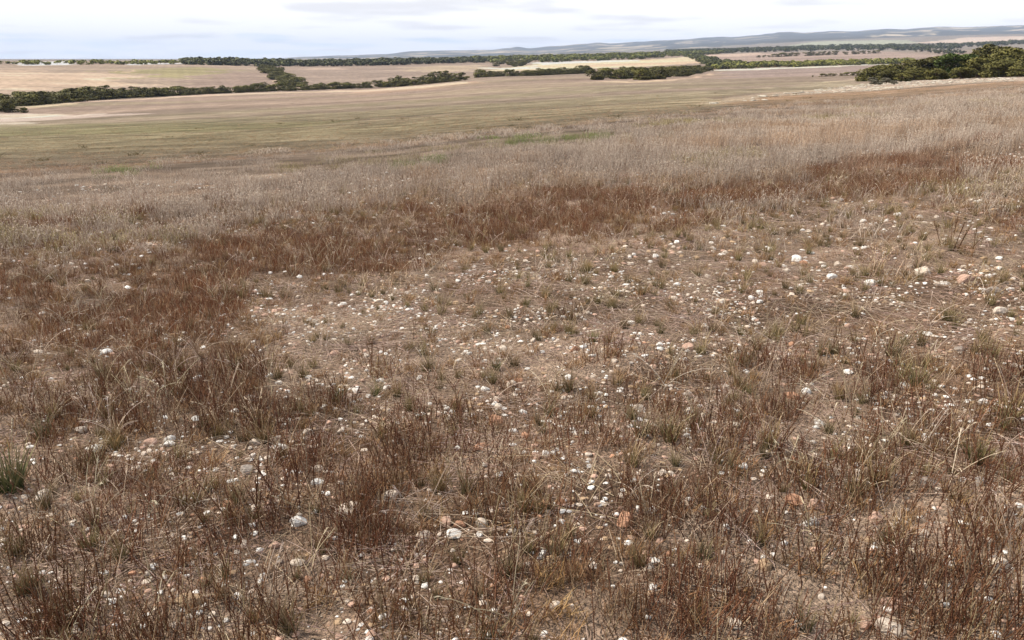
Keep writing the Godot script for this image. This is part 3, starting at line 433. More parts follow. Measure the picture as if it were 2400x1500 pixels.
func noise_image(side: int, freq: float, lo: float, hi: float, noise_seed: int, octaves := 5) -> ImageTexture:
	var f := FastNoiseLite.new()
	f.seed = noise_seed
	f.frequency = freq
	f.fractal_octaves = octaves
	f.fractal_gain = 0.62
	var im := f.get_seamless_image(side, side, false, false, 0.15, true)
	im.convert(Image.FORMAT_RGB8)
	var data := im.get_data()
	var table := PackedByteArray()
	for k in 256:
		table.push_back(int(clampf(lerpf(lo, hi, k / 255.0), 0.0, 1.0) * 255.0))
	for k in data.size():
		data[k] = table[data[k]]
	return ImageTexture.create_from_image(Image.create_from_data(side, side, false, Image.FORMAT_RGB8, data))

func build_ground() -> void:
	var na := grid_az.size()
	var nd := grid_d.size()
	var v := PackedVector3Array()
	var n := PackedVector3Array()
	var c := PackedColorArray()
	var uv := PackedVector2Array()
	var uv2 := PackedVector2Array()
	for j in na:
		var az := grid_az[j]
		var sa := sin(az)
		var ca := -cos(az)
		for i in nd:
			var d := grid_d[i]
			var x := sa * d
			var z := ca * d
			var a := j * nd + i
			v.push_back(Vector3(x, grid_h[a], z))
			var i0 := maxi(i - 1, 0)
			var i1 := mini(i + 1, nd - 1)
			var j0 := maxi(j - 1, 0)
			var j1 := mini(j + 1, na - 1)
			var gr := (grid_h[j * nd + i1] - grid_h[j * nd + i0]) / (grid_d[i1] - grid_d[i0])
			var gt := (grid_h[j1 * nd + i] - grid_h[j0 * nd + i]) / ((grid_az[j1] - grid_az[j0]) * d)
			n.push_back((Vector3.UP - Vector3(sa, 0, ca) * gr - Vector3(-ca, 0, sa) * gt).normalized())
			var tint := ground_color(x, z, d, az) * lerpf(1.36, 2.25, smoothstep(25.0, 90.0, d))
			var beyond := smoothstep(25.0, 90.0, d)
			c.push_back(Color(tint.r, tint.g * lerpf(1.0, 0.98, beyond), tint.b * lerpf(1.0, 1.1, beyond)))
			uv.push_back(Vector2(x, z) / 1.3)
			uv2.push_back(Vector2(x * 0.93 - z * 0.37, (x * 0.37 + z * 0.93) * 3.0) / 60.0)
	var ix := PackedInt32Array()
	for j in na - 1:
		for i in nd - 1:
			var a := j * nd + i
			ix.append_array(PackedInt32Array([a, a + 1, a + nd + 1, a, a + nd + 1, a + nd]))
	# the middle, under the photographer's feet
	var mid := v.size()
	v.push_back(Vector3(0, grid_h[0], 0))
	n.push_back(Vector3.UP)
	c.push_back(Color(0.2, 0.125, 0.08))
	uv.push_back(Vector2.ZERO)
	uv2.push_back(Vector2.ZERO)
	for j in na - 1:
		ix.append_array(PackedInt32Array([mid, j * nd, (j + 1) * nd]))
	var arrays := []
	arrays.resize(Mesh.ARRAY_MAX)
	arrays[Mesh.ARRAY_VERTEX] = v
	arrays[Mesh.ARRAY_NORMAL] = n
	arrays[Mesh.ARRAY_COLOR] = c
	arrays[Mesh.ARRAY_TEX_UV] = uv
	arrays[Mesh.ARRAY_TEX_UV2] = uv2
	arrays[Mesh.ARRAY_INDEX] = ix
	var m := ArrayMesh.new()
	m.add_surface_from_arrays(Mesh.PRIMITIVE_TRIANGLES, arrays)
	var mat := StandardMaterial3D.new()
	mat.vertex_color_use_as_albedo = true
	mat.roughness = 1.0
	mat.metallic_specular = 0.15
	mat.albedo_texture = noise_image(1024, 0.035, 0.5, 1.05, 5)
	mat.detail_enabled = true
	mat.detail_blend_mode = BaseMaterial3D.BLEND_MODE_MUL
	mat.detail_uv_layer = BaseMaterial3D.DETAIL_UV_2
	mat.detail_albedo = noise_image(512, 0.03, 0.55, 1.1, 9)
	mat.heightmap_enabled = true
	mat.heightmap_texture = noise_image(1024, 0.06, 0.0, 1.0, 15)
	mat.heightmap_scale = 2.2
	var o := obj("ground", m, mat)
	tag(o, "gently sloping dry paddocks of brown stony soil", "ground", "", "structure")

# ---------------------------------------------------------------- far range
func build_hills() -> void:
	var acc := Acc.new()
	var woods := FastNoiseLite.new()
	woods.seed = 41
	woods.frequency = 0.0009
	woods.fractal_octaves = 4
	var deg0 := -24.0
	var deg1 := 62.0
	var cols := 900
	var rows := 70
	for j in cols + 1:
		var deg := lerpf(deg0, deg1, float(j) / cols)
		var crest := 0.0
		for k in SKYLINE.size() - 1:
			var a: Vector2 = SKYLINE[k]
			var b: Vector2 = SKYLINE[k + 1]
			if deg <= b.x or k == SKYLINE.size() - 2:
				var t := clampf((deg - a.x) / (b.x - a.x), 0.0, 1.0)
				crest = lerpf(a.y, b.y, t * t * (3.0 - 2.0 * t))
				break
		var az := deg_to_rad(deg)
		for i in rows + 1:
			var t := float(i) / rows
			var d := lerpf(4300.0, 9000.0, t)
			var y: float
			var x := sin(az) * d
			var z := -cos(az) * d
			var base := ground(sin(az) * 4300.0, -cos(az) * 4300.0) - 6.0
			if i == rows:
				d = 10500.0
				x = sin(az) * d
				z = -cos(az) * d
				y = minf(base, crest) - 60.0
			else:
				var tt := t * rows / (rows - 1.0)
				y = lerpf(base, crest, pow(tt, 1.15))
				y += woods.get_noise_2d(x * 0.8, z * 0.8) * 26.0 * tt * (1.0 - tt) * 4.0 * clampf((crest - base) / 120.0, 0.1, 1.0)
			var w := woods.get_noise_2d(x * 0.9 + z * 0.2, z * 1.6) + 0.5 * woods.get_noise_2d(x * 4.0, z * 4.0)
			var dark := smoothstep(-0.2, -0.14, w + 0.1 * sin(t * 9.0 + 0.6))
			if deg > 12.0 and t > 0.2 and t < 0.75:
				dark = maxf(dark, smoothstep(-0.42, -0.34, w))
			var field := Color(0.19, 0.165, 0.125).lerp(Color(0.36, 0.3, 0.22), smoothstep(-0.2, 0.3, woods.get_noise_2d(x * 2.0 + 900.0, z * 2.0)))
			acc.vert(Vector3(x, y, z), Vector3.UP, field.lerp(Color(0.045, 0.05, 0.048), dark * 0.92))
	for j in cols:
		for i in rows:
			var a := j * (rows + 1) + i
			acc.quad(a, a + 1, a + rows + 2, a + rows + 1)
	# normals from the shape
	var nn := PackedVector3Array()
	nn.resize(acc.v.size())
	for k in range(0, acc.ix.size(), 3):
		var p := acc.v[acc.ix[k]]
		var f := (acc.v[acc.ix[k + 1]] - p).cross(acc.v[acc.ix[k + 2]] - p)
		if f.y < 0.0:
			f = -f
		for q in 3:
			nn[acc.ix[k + q]] += f
	for k in nn.size():
		nn[k] = nn[k].normalized()
	acc.n = nn
	var mat := StandardMaterial3D.new()
	mat.vertex_color_use_as_albedo = true
	mat.roughness = 1.0
	mat.metallic_specular = 0.1
	tag(obj("hills", acc.mesh(), mat), "long low blue range of wooded hills and pale paddocks on the horizon", "hills", "", "structure")

# ---------------------------------------------------------------- plants of the paddock
func arc(base: Vector3, dir: Vector3, length: float, droop: float, steps: int) -> PackedVector3Array:
	var pts := PackedVector3Array([base])
	var p := base
	var d := dir
	for k in steps:
		p += d * length / steps
		pts.push_back(p)
		d = (d + Vector3(dir.x * 0.6, -1.0, dir.z * 0.6) * droop / steps).normalized()
	return pts

func heading(r: RandomNumberGenerator, lean: float) -> Vector3:
	var a := r.randf() * TAU
	var l := lean * sqrt(r.randf())
	return Vector3(cos(a) * l, 1.0, sin(a) * l).normalized()

func around_point(r: RandomNumberGenerator, radius: float) -> Vector3:
	var a := r.randf() * TAU
	var l := radius * sqrt(r.randf())
	return Vector3(cos(a) * l, 0.0, sin(a) * l)

# dead red-brown weed: many thin erect stems dotted with seed capsules; unit height 1 = tallest stem
func make_weed(s: int, stems: int) -> Array:
	var r := RandomNumberGenerator.new()
	r.seed = s
	var st := Acc.new()
	var sd := Acc.new()
	for k in stems:
		var base := around_point(r, 0.62) - Vector3(0, 0.03, 0)
		var dir := (heading(r, 0.4) + base * 0.25).normalized()
		var l := r.randf_range(0.45, 1.0)
		var c := Color(0.078, 0.034, 0.02).lerp(Color(0.19, 0.098, 0.056), r.randf())
		if r.randf() < 0.22:
			c = Color(0.3, 0.23, 0.15)
		var pts := arc(base, dir, l, r.randf_range(-0.1, 0.25), 3)
		st.tube(pts, 0.009, 0.0055, c, c)
		if r.randf() < 0.4:
			var from := pts[1].lerp(pts[2], r.randf())
			st.tube(arc(from, (dir + heading(r, 0.9) * 0.8).normalized(), l * 0.3, 0.0, 2), 0.006, 0.004, c, c)
		for q in r.randi_range(3, 8):
			var at := pts[2].lerp(pts[3], r.randf()) if r.randf() < 0.75 else pts[1].lerp(pts[2], r.randf())
			var cc := Color(0.085, 0.038, 0.022).lerp(Color(0.19, 0.1, 0.055), r.randf())
			sd.seed_at(at + Vector3(r.randf_range(-0.012, 0.012), 0, r.randf_range(-0.012, 0.012)), heading(r, 0.7), r.randf_range(0.012, 0.024), 0.011, cc)
	# low dead leaves round the foot
	for k in stems / 2:
		var base := around_point(r, 0.3)
		var dir := heading(r, 1.6)
		var c := Color(0.16, 0.085, 0.045).lerp(Color(0.24, 0.15, 0.085), r.randf())
		st.blade(arc(base, dir, r.randf_range(0.15, 0.4), 0.6, 2), dir.cross(Vector3.UP).normalized().rotated(dir, r.randf() * 3.0), 0.012, c, c)
	return [st, sd]

# tussock: a tight fan of olive blades turning straw at the tips
func make_tussock(s: int, blades: int, foot: Color, tip: Color) -> Array:
	var r := RandomNumberGenerator.new()
	r.seed = s
	var st := Acc.new()
	var sd := Acc.new()
	for k in blades:
		var base := around_point(r, 0.17) - Vector3(0, 0.02, 0)
		var dir := (heading(r, 0.5) + base * 1.6).normalized()
		var l := r.randf_range(0.35, 1.0)
		var across := dir.cross(heading(r, 4.0)).normalized()
		var b := r.randf_range(0.75, 1.25)
		var t := tip.lerp(Color(0.36, 0.27, 0.16), r.randf() * 0.7)
		st.blade(arc(base, dir, l, r.randf_range(0.0, 0.5), 3), across, r.randf_range(0.010, 0.017), foot * b, t * b)
	for k in 5:
		var base := around_point(r, 0.12)
		var dir := heading(r, 0.55)
		var pts := arc(base, dir, r.randf_range(1.0, 1.7), r.randf_range(0.2, 0.9), 5)
		st.tube(pts, 0.009, 0.006, Color(0.33, 0.25, 0.15), Color(0.42, 0.33, 0.22))
		for q in 4:
			sd.seed_at(pts[4].lerp(pts[5], r.randf()), (pts[5] - pts[4]).normalized(), 0.05, 0.014, Color(0.46, 0.38, 0.27))
	return [st, sd]

# pale straw: a few long stems, bent over, with feathery heads
func make_straw(s: int, stems: int, droop: float) -> Array:
	var r := RandomNumberGenerator.new()
	r.seed = s
	var st := Acc.new()
	var sd := Acc.new()
	for k in stems:
		var base := around_point(r, 0.16)
		var dir := heading(r, 0.75)
		var c := Color(0.36, 0.295, 0.215).lerp(Color(0.54, 0.47, 0.375), r.randf())
		var l := r.randf_range(0.55, 1.05)
		var pts := arc(base, dir, l, droop * r.randf_range(0.3, 1.3), 6)
		st.tube(pts, 0.0065, 0.004, c, c)
		var end := pts[6]
		var on := (pts[6] - pts[5]).normalized()
		if r.randf() < 0.4:
			for q in 18:
				var f := q / 18.0
				var d := (on * 1.2 + Vector3(r.randf_range(-0.5, 0.5), r.randf_range(-0.6, 0.2), r.randf_range(-0.5, 0.5))).normalized()
				var at := end - on * f * 0.16
				sd.blade(arc(at, d, r.randf_range(0.035, 0.1), 0.5, 2), d.cross(heading(r, 2.0)).normalized(), 0.0036, Color(0.46, 0.39, 0.3), Color(0.58, 0.51, 0.42))
	return [st, sd]

# flattened straw lying on the soil; unit 1 = radius
func make_litter(s: int, count: int) -> Acc:
	var r := RandomNumberGenerator.new()
	r.seed = s
	var st := Acc.new()
	var main := r.randf() * TAU
	for k in count:
		var a := main + r.randfn(0.0, 0.75)
		var base := around_point(r, 0.8) + Vector3(0, r.randf_range(0.01, 0.05), 0)
		var dir := Vector3(cos(a), r.randf_range(-0.03, 0.16), sin(a)).normalized()
		var c := Color(0.23, 0.165, 0.122).lerp(Color(0.5, 0.41, 0.33), r.randf())
		st.tube(arc(base, dir, r.randf_range(0.3, 1.1), r.randf_range(0.0, 0.25), 3), 0.007, 0.0045, c, c)
	return st

# fine orange-brown tuft
func make_tuft(s: int, blades: int) -> Acc:
	var r := RandomNumberGenerator.new()
	r.seed = s
	var st := Acc.new()
	for k in blades:
		var base := around_point(r, 0.4)
		var dir := (heading(r, 0.8) + base * 0.6).normalized()
		var c := Color(0.21, 0.115, 0.055).lerp(Color(0.34, 0.225, 0.125), r.randf())
		st.blade(arc(base, dir, r.randf_range(0.4, 1.0), r.randf_range(0.1, 0.7), 2), dir.cross(heading(r, 4.0)).normalized(), 0.014, c * 0.85, c)
	return st

# a patch of standing dead grass for farther off; unit 1 = height, about 1.6 wide
func make_stand(s: int, stems: int, w: float) -> Acc:
	var r := RandomNumberGenerator.new()
	r.seed = s
	var st := Acc.new()
	for k in stems:
		var base := around_point(r, 0.8) - Vector3(0, 0.06, 0)
		var dir := heading(r, 0.38)
		var c := Color(0.36, 0.295, 0.235).lerp(Color(0.55, 0.475, 0.395), r.randf())
		if r.randf() < 0.25:
			c = Color(0.2, 0.128, 0.085)
		var l := r.randf_range(0.5, 1.05)
		var pts := arc(base, dir, l, r.randf_range(0.0, 0.45), 2)
		st.blade(pts, dir.cross(heading(r, 5.0)).normalized(), w, c, c)
		if r.randf() < 0.55:
			st.seed_at(pts[2], (pts[2] - pts[1]).normalized(), r.randf_range(0.04, 0.09), w * 1.9, c.lerp(Color(0.5, 0.42, 0.33), 0.5))
	return st

func grass_material(called: String, tint := Color.WHITE, light := 0.25) -> StandardMaterial3D:
	var m := StandardMaterial3D.new()
	m.resource_name = called
	m.vertex_color_use_as_albedo = true
	m.albedo_color = tint.linear_to_srgb()
	m.roughness = 0.85
	m.metallic_specular = 0.25
	m.cull_mode = BaseMaterial3D.CULL_DISABLED
	m.backlight_enabled = true
	m.backlight = Color(light, light, light)
	return m

func in_zone(zones: Array, p: Vector2) -> bool:
	for z in zones:
		if Geometry2D.is_point_in_polygon(p, z):
			return true
	return false

# says where a small thing lies by the nearest stone that one can find
var marks := []
var said := {}

func beside(what: String, at: Vector2) -> String:
	var best: Array = marks[0]
	for m in marks:
		if m[0].distance_to(at) < best[0].distance_to(at):
			best = m
	var sight: Vector2 = best[0].normalized()
	var off: Vector2 = at - best[0]
	var ahead := off.dot(sight)
	var right := off.dot(Vector2(-sight.y, sight.x))
	var words := ""
	if absf(ahead) > 0.4 * absf(right):
		words = "back" if ahead > 0.0 else "front"
	if absf(right) > 0.4 * absf(ahead):
		words += ("-" if words else "") + ("right" if right > 0.0 else "left")
	words = {"back": "behind ", "front": "in front of "}.get(words, words + " of ")
	var far := off.length()
	var span := ""
	for k in [[0.07, "touching distance"], [0.13, "a finger's length"], [0.2, "a hand's length"], [0.3, "a foot's length"], [0.42, "a forearm's length"], [0.6, "half a metre"], [0.85, "a short pace"], [1.2, "one pace"], [1.7, "a long pace"], [2.5, "two paces"], [99.0, "several paces"]]:
		if far < k[0]:
			span = k[1]
			break
	var text := "%s %s %sthe %s" % [what, span, words, best[1]]
	return text

var red_zone := []
var stony_zone := []

# how red-weedy, how stony a place is, 0 to 1 each
func cover(x: float, z: float) -> Vector2:
	var p := Vector2(x, z)
	var d := p.length()
	var j := Vector2(tone.get_noise_2d(x * 12.0, z * 12.0), tone.get_noise_2d(x * 12.0 + 200.0, z * 12.0)) * (0.6 + d * 0.16)
	var red := 1.0 if in_zone(red_zone, p + j) else 0.0
	var stony := 1.0 if in_zone(stony_zone, p + j) else 0.0
	var patch := tone2.get_noise_2d(x * 14.0, z * 14.0)
	if red == 0.0 and stony == 0.0 and d < 7.0:
		red = clampf(0.5 + patch * 1.6, 0.1, 1.0)
		stony = clampf(0.35 - patch * 1.6, 0.0, 0.8)
	return Vector2(red, stony)

func build_paddock_plants() -> void:
	M.weed = grass_material("dead weed", Color(1.0, 0.96, 0.98), 0.1)
	M.grass = grass_material("dry grass", Color(1.0, 0.975, 0.98), 0.16)
	M.straw = grass_material("straw", Color(1.0, 0.955, 0.97), 0.2)
	var weeds := []
	for k in 4:
		weeds.append(make_weed(100 + k, [18, 24, 32, 12][k]))
	var green := make_tussock(201, 70, Color(0.06, 0.082, 0.03), Color(0.15, 0.15, 0.065))
	var tuss := []
	for k in 3:
		tuss.append(make_tussock(210 + k, [46, 60, 36][k], Color(0.09, 0.085, 0.037), Color(0.25, 0.19, 0.1)))
	var straws := []
	for k in 4:
		straws.append(make_straw(220 + k, [4, 6, 3, 5][k], [1.1, 0.5, 1.7, 0.8][k]))
	var kinds := [weeds, [green], tuss, straws]
	# --- clumps near enough to be told apart
	var proto := []
	for kind in 4:
		var row := []
		for pair in kinds[kind]:
			row.append([pair[0].mesh(), pair[1].mesh()])
		proto.append(row)
	var what := ["weed_clump", "green_tussock", "grass_tussock", "straw_clump"]
	var text := ["reddish-brown dead weed", "green tussock", "olive tussock", "pale bent straw"]
	var sort := ["weed", "grass tussock", "grass tussock", "dry grass"]
	var groups := ["dead weeds in the foreground", "green tussocks in the foreground", "dry tussocks in the foreground", "bent straws in the foreground"]
	var tints := [[], [], [], []]
	for kind in 4:
		for k in 3:
			tints[kind].append(grass_material("plant", Color(0.86, 0.86, 0.86).lerp([Color(1.15, 1.0, 0.92), Color(0.95, 0.95, 1.0), Color(1.05, 1.1, 0.95)][k], 0.6), 0.12))
	var own := {0: "big dense dead weed clump left of the middle foreground", 2: "largest bright green tussock, at the left edge of the picture", 4: "tangled dark weed clump in the middle foreground beside cream stones", 8: "upright green tussock just right of the small white stones, left of middle", 33: "tallest reddish-brown weed, at the right edge of the picture"}
	var taken := PackedVector2Array()
	var list := []
	for t in CLUMPS:
		list.append(t)
	rng.seed = 77
	var tries := 0
	while list.size() < 298 and tries < 4000:
		tries += 1
		var az := deg_to_rad(rng.randf_range(-36, 36))
		var d := sqrt(rng.randf_range(1.9 * 1.9, 5.4 * 5.4))
		var x := sin(az) * d
		var z := -cos(az) * d
		var w := cover(x, z)
		var kind := 0
		var pick := rng.randf()
		if rng.randf() < w.y * 0.8:
			continue
		if pick > 0.52 + 0.3 * w.x:
			kind = 2
		if pick > 0.9:
			kind = 3
		list.append([x, z, rng.randf_range(0.11, 0.22) if kind == 0 else rng.randf_range(0.07, 0.14) if kind == 2 else rng.randf_range(0.2, 0.32), kind])
	var firsts := {}
	for k in list.size():
		var t: Array = list[k]
		var kind: int = t[3]
		var which: int = rng.randi() % proto[kind].size()
		var key: int = kind * 10 + which
		var o: Node3D
		if firsts.has(key):
			o = firsts[key].duplicate()
			o.name = numbered(what[kind])
			add_child(o, true)
		else:
			o = Node3D.new()
			o.name = numbered(what[kind])
			add_child(o, true)
			obj("stalks" if kind in [0, 3] else "blades", proto[kind][which][0], M.grass, o).set_meta("kind", "stuff")
			obj("seed_heads", proto[kind][which][1], M.grass, o).set_meta("kind", "stuff")
			firsts[key] = o
		var mat: Material = tints[kind][rng.randi() % 3]
		for child in o.get_children():
			child.material_override = mat
		var h: float = clampf(t[2], 0.05, 0.45)
		var wide := h * rng.randf_range(0.85, 1.15)
		o.transform = Transform3D(Basis(Vector3.UP, rng.randf() * TAU).scaled(Vector3(wide, h, wide)), Vector3(t[0], ground(t[0], t[1]) - 0.004, t[1]))
		tag(o, own.get(k, beside(text[kind], Vector2(t[0], t[1]))), sort[kind], groups[kind])
		taken.push_back(Vector2(t[0], t[1]))
	# --- the mass of it
	var merged := []
	for kind in 4:
		var row := []
		for pair in kinds[kind]:
			var all := Acc.new()
			all.add(pair[0])
			all.add(pair[1])
			row.append(all.mesh())
		merged.append(row)
	var litter := []
	for k in 3:
		litter.append(make_litter(240 + k, 22).mesh())
	var tufts := []
	for k in 3:
		tufts.append(make_tuft(250 + k, 34).mesh())
	var stands := []
	for k in 3:
		stands.append(make_stand(260 + k, 70, 0.0075).mesh())
	var far_stands := []
	for k in 2:
		far_stands.append(make_stand(270 + k, 60, 0.013).mesh())
	var buf := {}
	for key in ["weed", "tussock", "straw", "litter", "tuft", "stand", "far"]:
		for k in 4:
			buf["%s%d" % [key, k]] = PackedFloat32Array()
	rng.seed = 91
	# near: to 13 m
	for q in 34000:
		var far_side := 46.0 if q % 9 == 0 else 38.0
		var az := deg_to_rad(rng.randf_range(-far_side, far_side))
		var d := sqrt(rng.randf_range(1.2, 13.5 * 13.5))
		var x := sin(az) * d
		var z := -cos(az) * d
		var w := cover(x, z)
		var at := Vector3(x, ground(x, z) - 0.003, z)
		var turn := rng.randf() * TAU
		var v := rng.randf_range(0.8, 1.25)
		var col := Color(v, v * rng.randf_range(0.93, 1.05), v * rng.randf_range(0.85, 1.05))
		var pick := rng.randf()
		var k := rng.randi()
		var keep := rng.randf()
		if pick < 0.25:
			if keep < lerpf(0.52, 0.22, smoothstep(3.6, 6.5, d)) + 0.6 * w.x - 0.4 * w.y and d > 1.9:
				var h := rng.randf_range(0.06, 0.13) if d > 5.0 else rng.randf_range(0.09, 0.2)
				put(buf["weed%d" % (k % 4)], at, turn, Vector3(h, h, h) * Vector3(1.2, 1, 1.2), Vector2.ZERO, col)
		elif pick < 0.33:
			if keep < 0.4 + 0.25 * w.y - 0.2 * w.x:
				var h := rng.randf_range(0.06, 0.14)
				put(buf["tussock%d" % (k % 3)], at, turn, Vector3(h, h, h), Vector2.ZERO, col)
		elif pick < 0.44:
			if keep < 0.42 * (1.0 - 0.5 * w.y) and d > 2.4:
				var h := rng.randf_range(0.13, 0.28)
				put(buf["straw%d" % (k % 4)], at, turn, Vector3(h, h, h), Vector2.ZERO, col)
		elif pick < 0.76:
			var h := rng.randf_range(0.1, 0.26)
			if keep < 0.2 + 0.45 * w.y:
				put(buf["litter%d" % (k % 3)], at, turn, Vector3(h, h, h), Vector2.ZERO, col)
		else:
			if keep < 0.7 - 0.3 * w.y:
				var h := rng.randf_range(0.04, 0.11)
				put(buf["tuft%d" % (k % 3)], at, turn, Vector3(h * 1.2, h, h * 1.2), Vector2.ZERO, col)
	# the rust-red weed band
	for q in 26000:
		var az := deg_to_rad(rng.randf_range(-40, 40))
		var d := sqrt(rng.randf_range(4.5 * 4.5, 18.0 * 18.0))
		var x := sin(az) * d
		var z := -cos(az) * d
		var w := cover(x, z)
		if d < 7.0 and not in_zone(red_zone, Vector2(x, z)):
			continue
		if w.x < 0.5 or rng.randf() > 0.3 + 1.1 * tone2.get_noise_2d(x * 22.0, z * 22.0):
			continue
		var h := rng.randf_range(0.07, 0.17)
		var v := rng.randf_range(0.9, 1.5)
		put(buf["weed%d" % (q % 4)], Vector3(x, ground(x, z) - 0.003, z), rng.randf() * TAU, Vector3(h * 1.1, h, h * 1.1), Vector2.ZERO, Color(v * 1.2, v * 1.16, v * 1.08))
	# middle and far: out to the stubble's edge
	for q in 60000:
		var az := deg_to_rad(rng.randf_range(-42, 42))
		var d := sqrt(rng.randf_range(36.0, 85.0 * 85.0))
		var edge := stubble_edge(az)
		if d > edge * (1.0 + 0.12 * tone.get_noise_2d(az * 900.0, d * 3.0)):
			continue
		var x := sin(az) * d
		var z := -cos(az) * d
		var w := cover(x, z)
		var tall := smoothstep(8.5, 12.5, d + 2.5 * tone2.get_noise_2d(x * 9.0, z * 9.0))
		if w.x > 0.5:
			if d < 9.5:
				continue
			tall = 1.0
		if rng.randf() > (0.95 if tall > 0.5 else 0.28) * (1.0 - 0.75 * w.y) * (0.4 if w.x > 0.5 and d < 14.0 else 1.0):
			continue
		if rng.randf() < 0.75 * smoothstep(0.55, 1.0, d / edge + 0.25 * tone2.get_noise_2d(x * 6.0, z * 6.0)):
			continue
		var at := Vector3(x, ground(x, z) - 0.004, z)
		var v := rng.randf_range(0.82, 1.18) * (1.0 + 0.28 * tone2.get_noise_2d(x * 5.0, z * 5.0))
		var col := Color(v * 1.04, v * 1.05, v * 1.05)
		var patch := tone.get_noise_2d(x * 4.0 + 70.0, z * 9.0)
		if w.x > 0.5:
			col = Color(v * 0.58, v * 0.42, v * 0.35) if rng.randf() < 0.7 else Color(v * 0.9, v * 0.8, v * 0.7)
		elif patch > 0.2 and rng.randf() < 0.6:
			col = Color(v * 0.95, v * 0.84, v * 0.72)
		elif patch < -0.35 and rng.randf() < 0.5:
			col = Color(v * 0.78, v * 0.8, v * 0.52)
		for spot in GREEN_SPOTS:
			if Vector2(x, z).distance_to(Vector2(spot.x, spot.y)) < spot.z * (1.0 + 0.8 * tone2.get_noise_2d(x * 20.0, z * 20.0)) and rng.randf() < 0.7:
				col = Color(v * 0.5, v * 0.72, v * 0.32)
		var h := rng.randf_range(0.15, 0.3) * lerpf(0.7, 1.0, tall) * (0.66 if w.x > 0.5 else 1.0) * (1.0 + 0.25 * patch) * lerpf(1.0, 0.5, smoothstep(0.5, 1.0, d / edge))
		var wide := rng.randf_range(0.2, 0.34)
		var turn := rng.randf() * TAU
		var k := rng.randi()
		if d < 22.0:
			put(buf["stand%d" % (k % 3)], at, turn, Vector3(wide, h, wide), Vector2.ZERO, col)
		else:
			put(buf["far%d" % (k % 2)], at, turn, Vector3(wide * 1.3, h, wide * 1.3), Vector2.ZERO, col)
	for k in 4:
		scatter("dead_weeds", merged[0][k], M.weed, buf["weed%d" % k], "scattered reddish-brown dead weeds standing all over the stony paddock", "weeds")
		scatter("bent_straw", merged[3][k], M.straw, buf["straw%d" % k], "pale thin bent straws standing over the stony paddock", "dry grass")
	for k in 3:
		scatter("small_tussocks", merged[2][k], M.grass, buf["tussock%d" % k], "small olive and straw coloured tussocks over the stony paddock", "grass")
		scatter("straw_litter", litter[k], M.straw, buf["litter%d" % k], "flattened grey straw lying on the bare soil", "straw")
		scatter("fine_grass", tufts[k], M.grass, buf["tuft%d" % k], "fine orange-brown low tufts between the stones", "grass")
		scatter("standing_stubble", stands[k], M.grass, buf["stand%d" % k], "dense grey-brown standing dead grass of the middle paddock", "grass")
	for k in 2:
		scatter("distant_stubble", far_stands[k], M.grass, buf["far%d" % k], "grey-beige standing grass towards the crest of the slope", "grass")
	# --- short pasture past the stubble
	var low := []
	low.append(make_tuft(280, 26).mesh())
	var pasture := PackedFloat32Array()
	for q in 16000:
		var az := deg_to_rad(rng.randf_range(-40, 40))
		var edge := stubble_edge(az)
		var d := edge * exp(rng.randf() * rng.randf() * 1.9) * 0.96
		if d > 260.0:
			continue
		var x := sin(az) * d
		var z := -cos(az) * d
		var v := rng.randf_range(0.8, 1.2)
		var g := clampf(0.5 + tone.get_noise_2d(x * 1.2, z * 3.0) * 1.5, 0.0, 1.0)
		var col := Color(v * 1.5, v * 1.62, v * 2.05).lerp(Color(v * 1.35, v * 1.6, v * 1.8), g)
		var h := rng.randf_range(0.025, 0.075)
		if rng.randf() < 0.004:
			h *= 3.0
			col = Color(0.45, 0.6, 0.5)
		put(pasture, Vector3(x, ground(x, z) - 0.01, z), rng.randf() * TAU, Vector3(h * 2.5, h, h * 2.5), Vector2.ZERO, col)
	scatter("short_pasture", low[0], M.grass, pasture, "short grazed tan and greenish pasture beyond the stubble", "grass")

# ---------------------------------------------------------------- stones
func make_stone(s: int, subdivided: int) -> ArrayMesh:
	var r := RandomNumberGenerator.new()
	r.seed = s
	var planes := []
	for k in 10:
		var nn := Vector3(r.randfn(), r.randfn(), r.randfn()).normalized()
		planes.append([nn, r.randf_range(0.5, 0.92)])
	var sphere := SphereMesh.new()
	sphere.radius = 1.0
	sphere.height = 2.0
	sphere.radial_segments = subdivided
	sphere.rings = subdivided / 2
	var arrays := sphere.surface_get_arrays(0)
	var pts: PackedVector3Array = arrays[Mesh.ARRAY_VERTEX]
	var f := FastNoiseLite.new()
	f.seed = s
	f.frequency = 0.9
	for k in pts.size():
		var dir := pts[k].normalized()
		var far := 1.0
		for p in planes:
			var c: float = dir.dot(p[0])
			if c > 0.05:
				far = minf(far, p[1] / c)
		pts[k] = dir * far * (1.0 + 0.07 * f.get_noise_3dv(dir * 2.5)) * Vector3(0.6, 0.34, 0.47)
	var st := SurfaceTool.new()
	st.begin(Mesh.PRIMITIVE_TRIANGLES)
	var ix: PackedInt32Array = arrays[Mesh.ARRAY_INDEX]
	st.set_smooth_group(-1)
	for k in ix:
		st.add_vertex(pts[k])
	st.generate_normals()
	return st.commit()

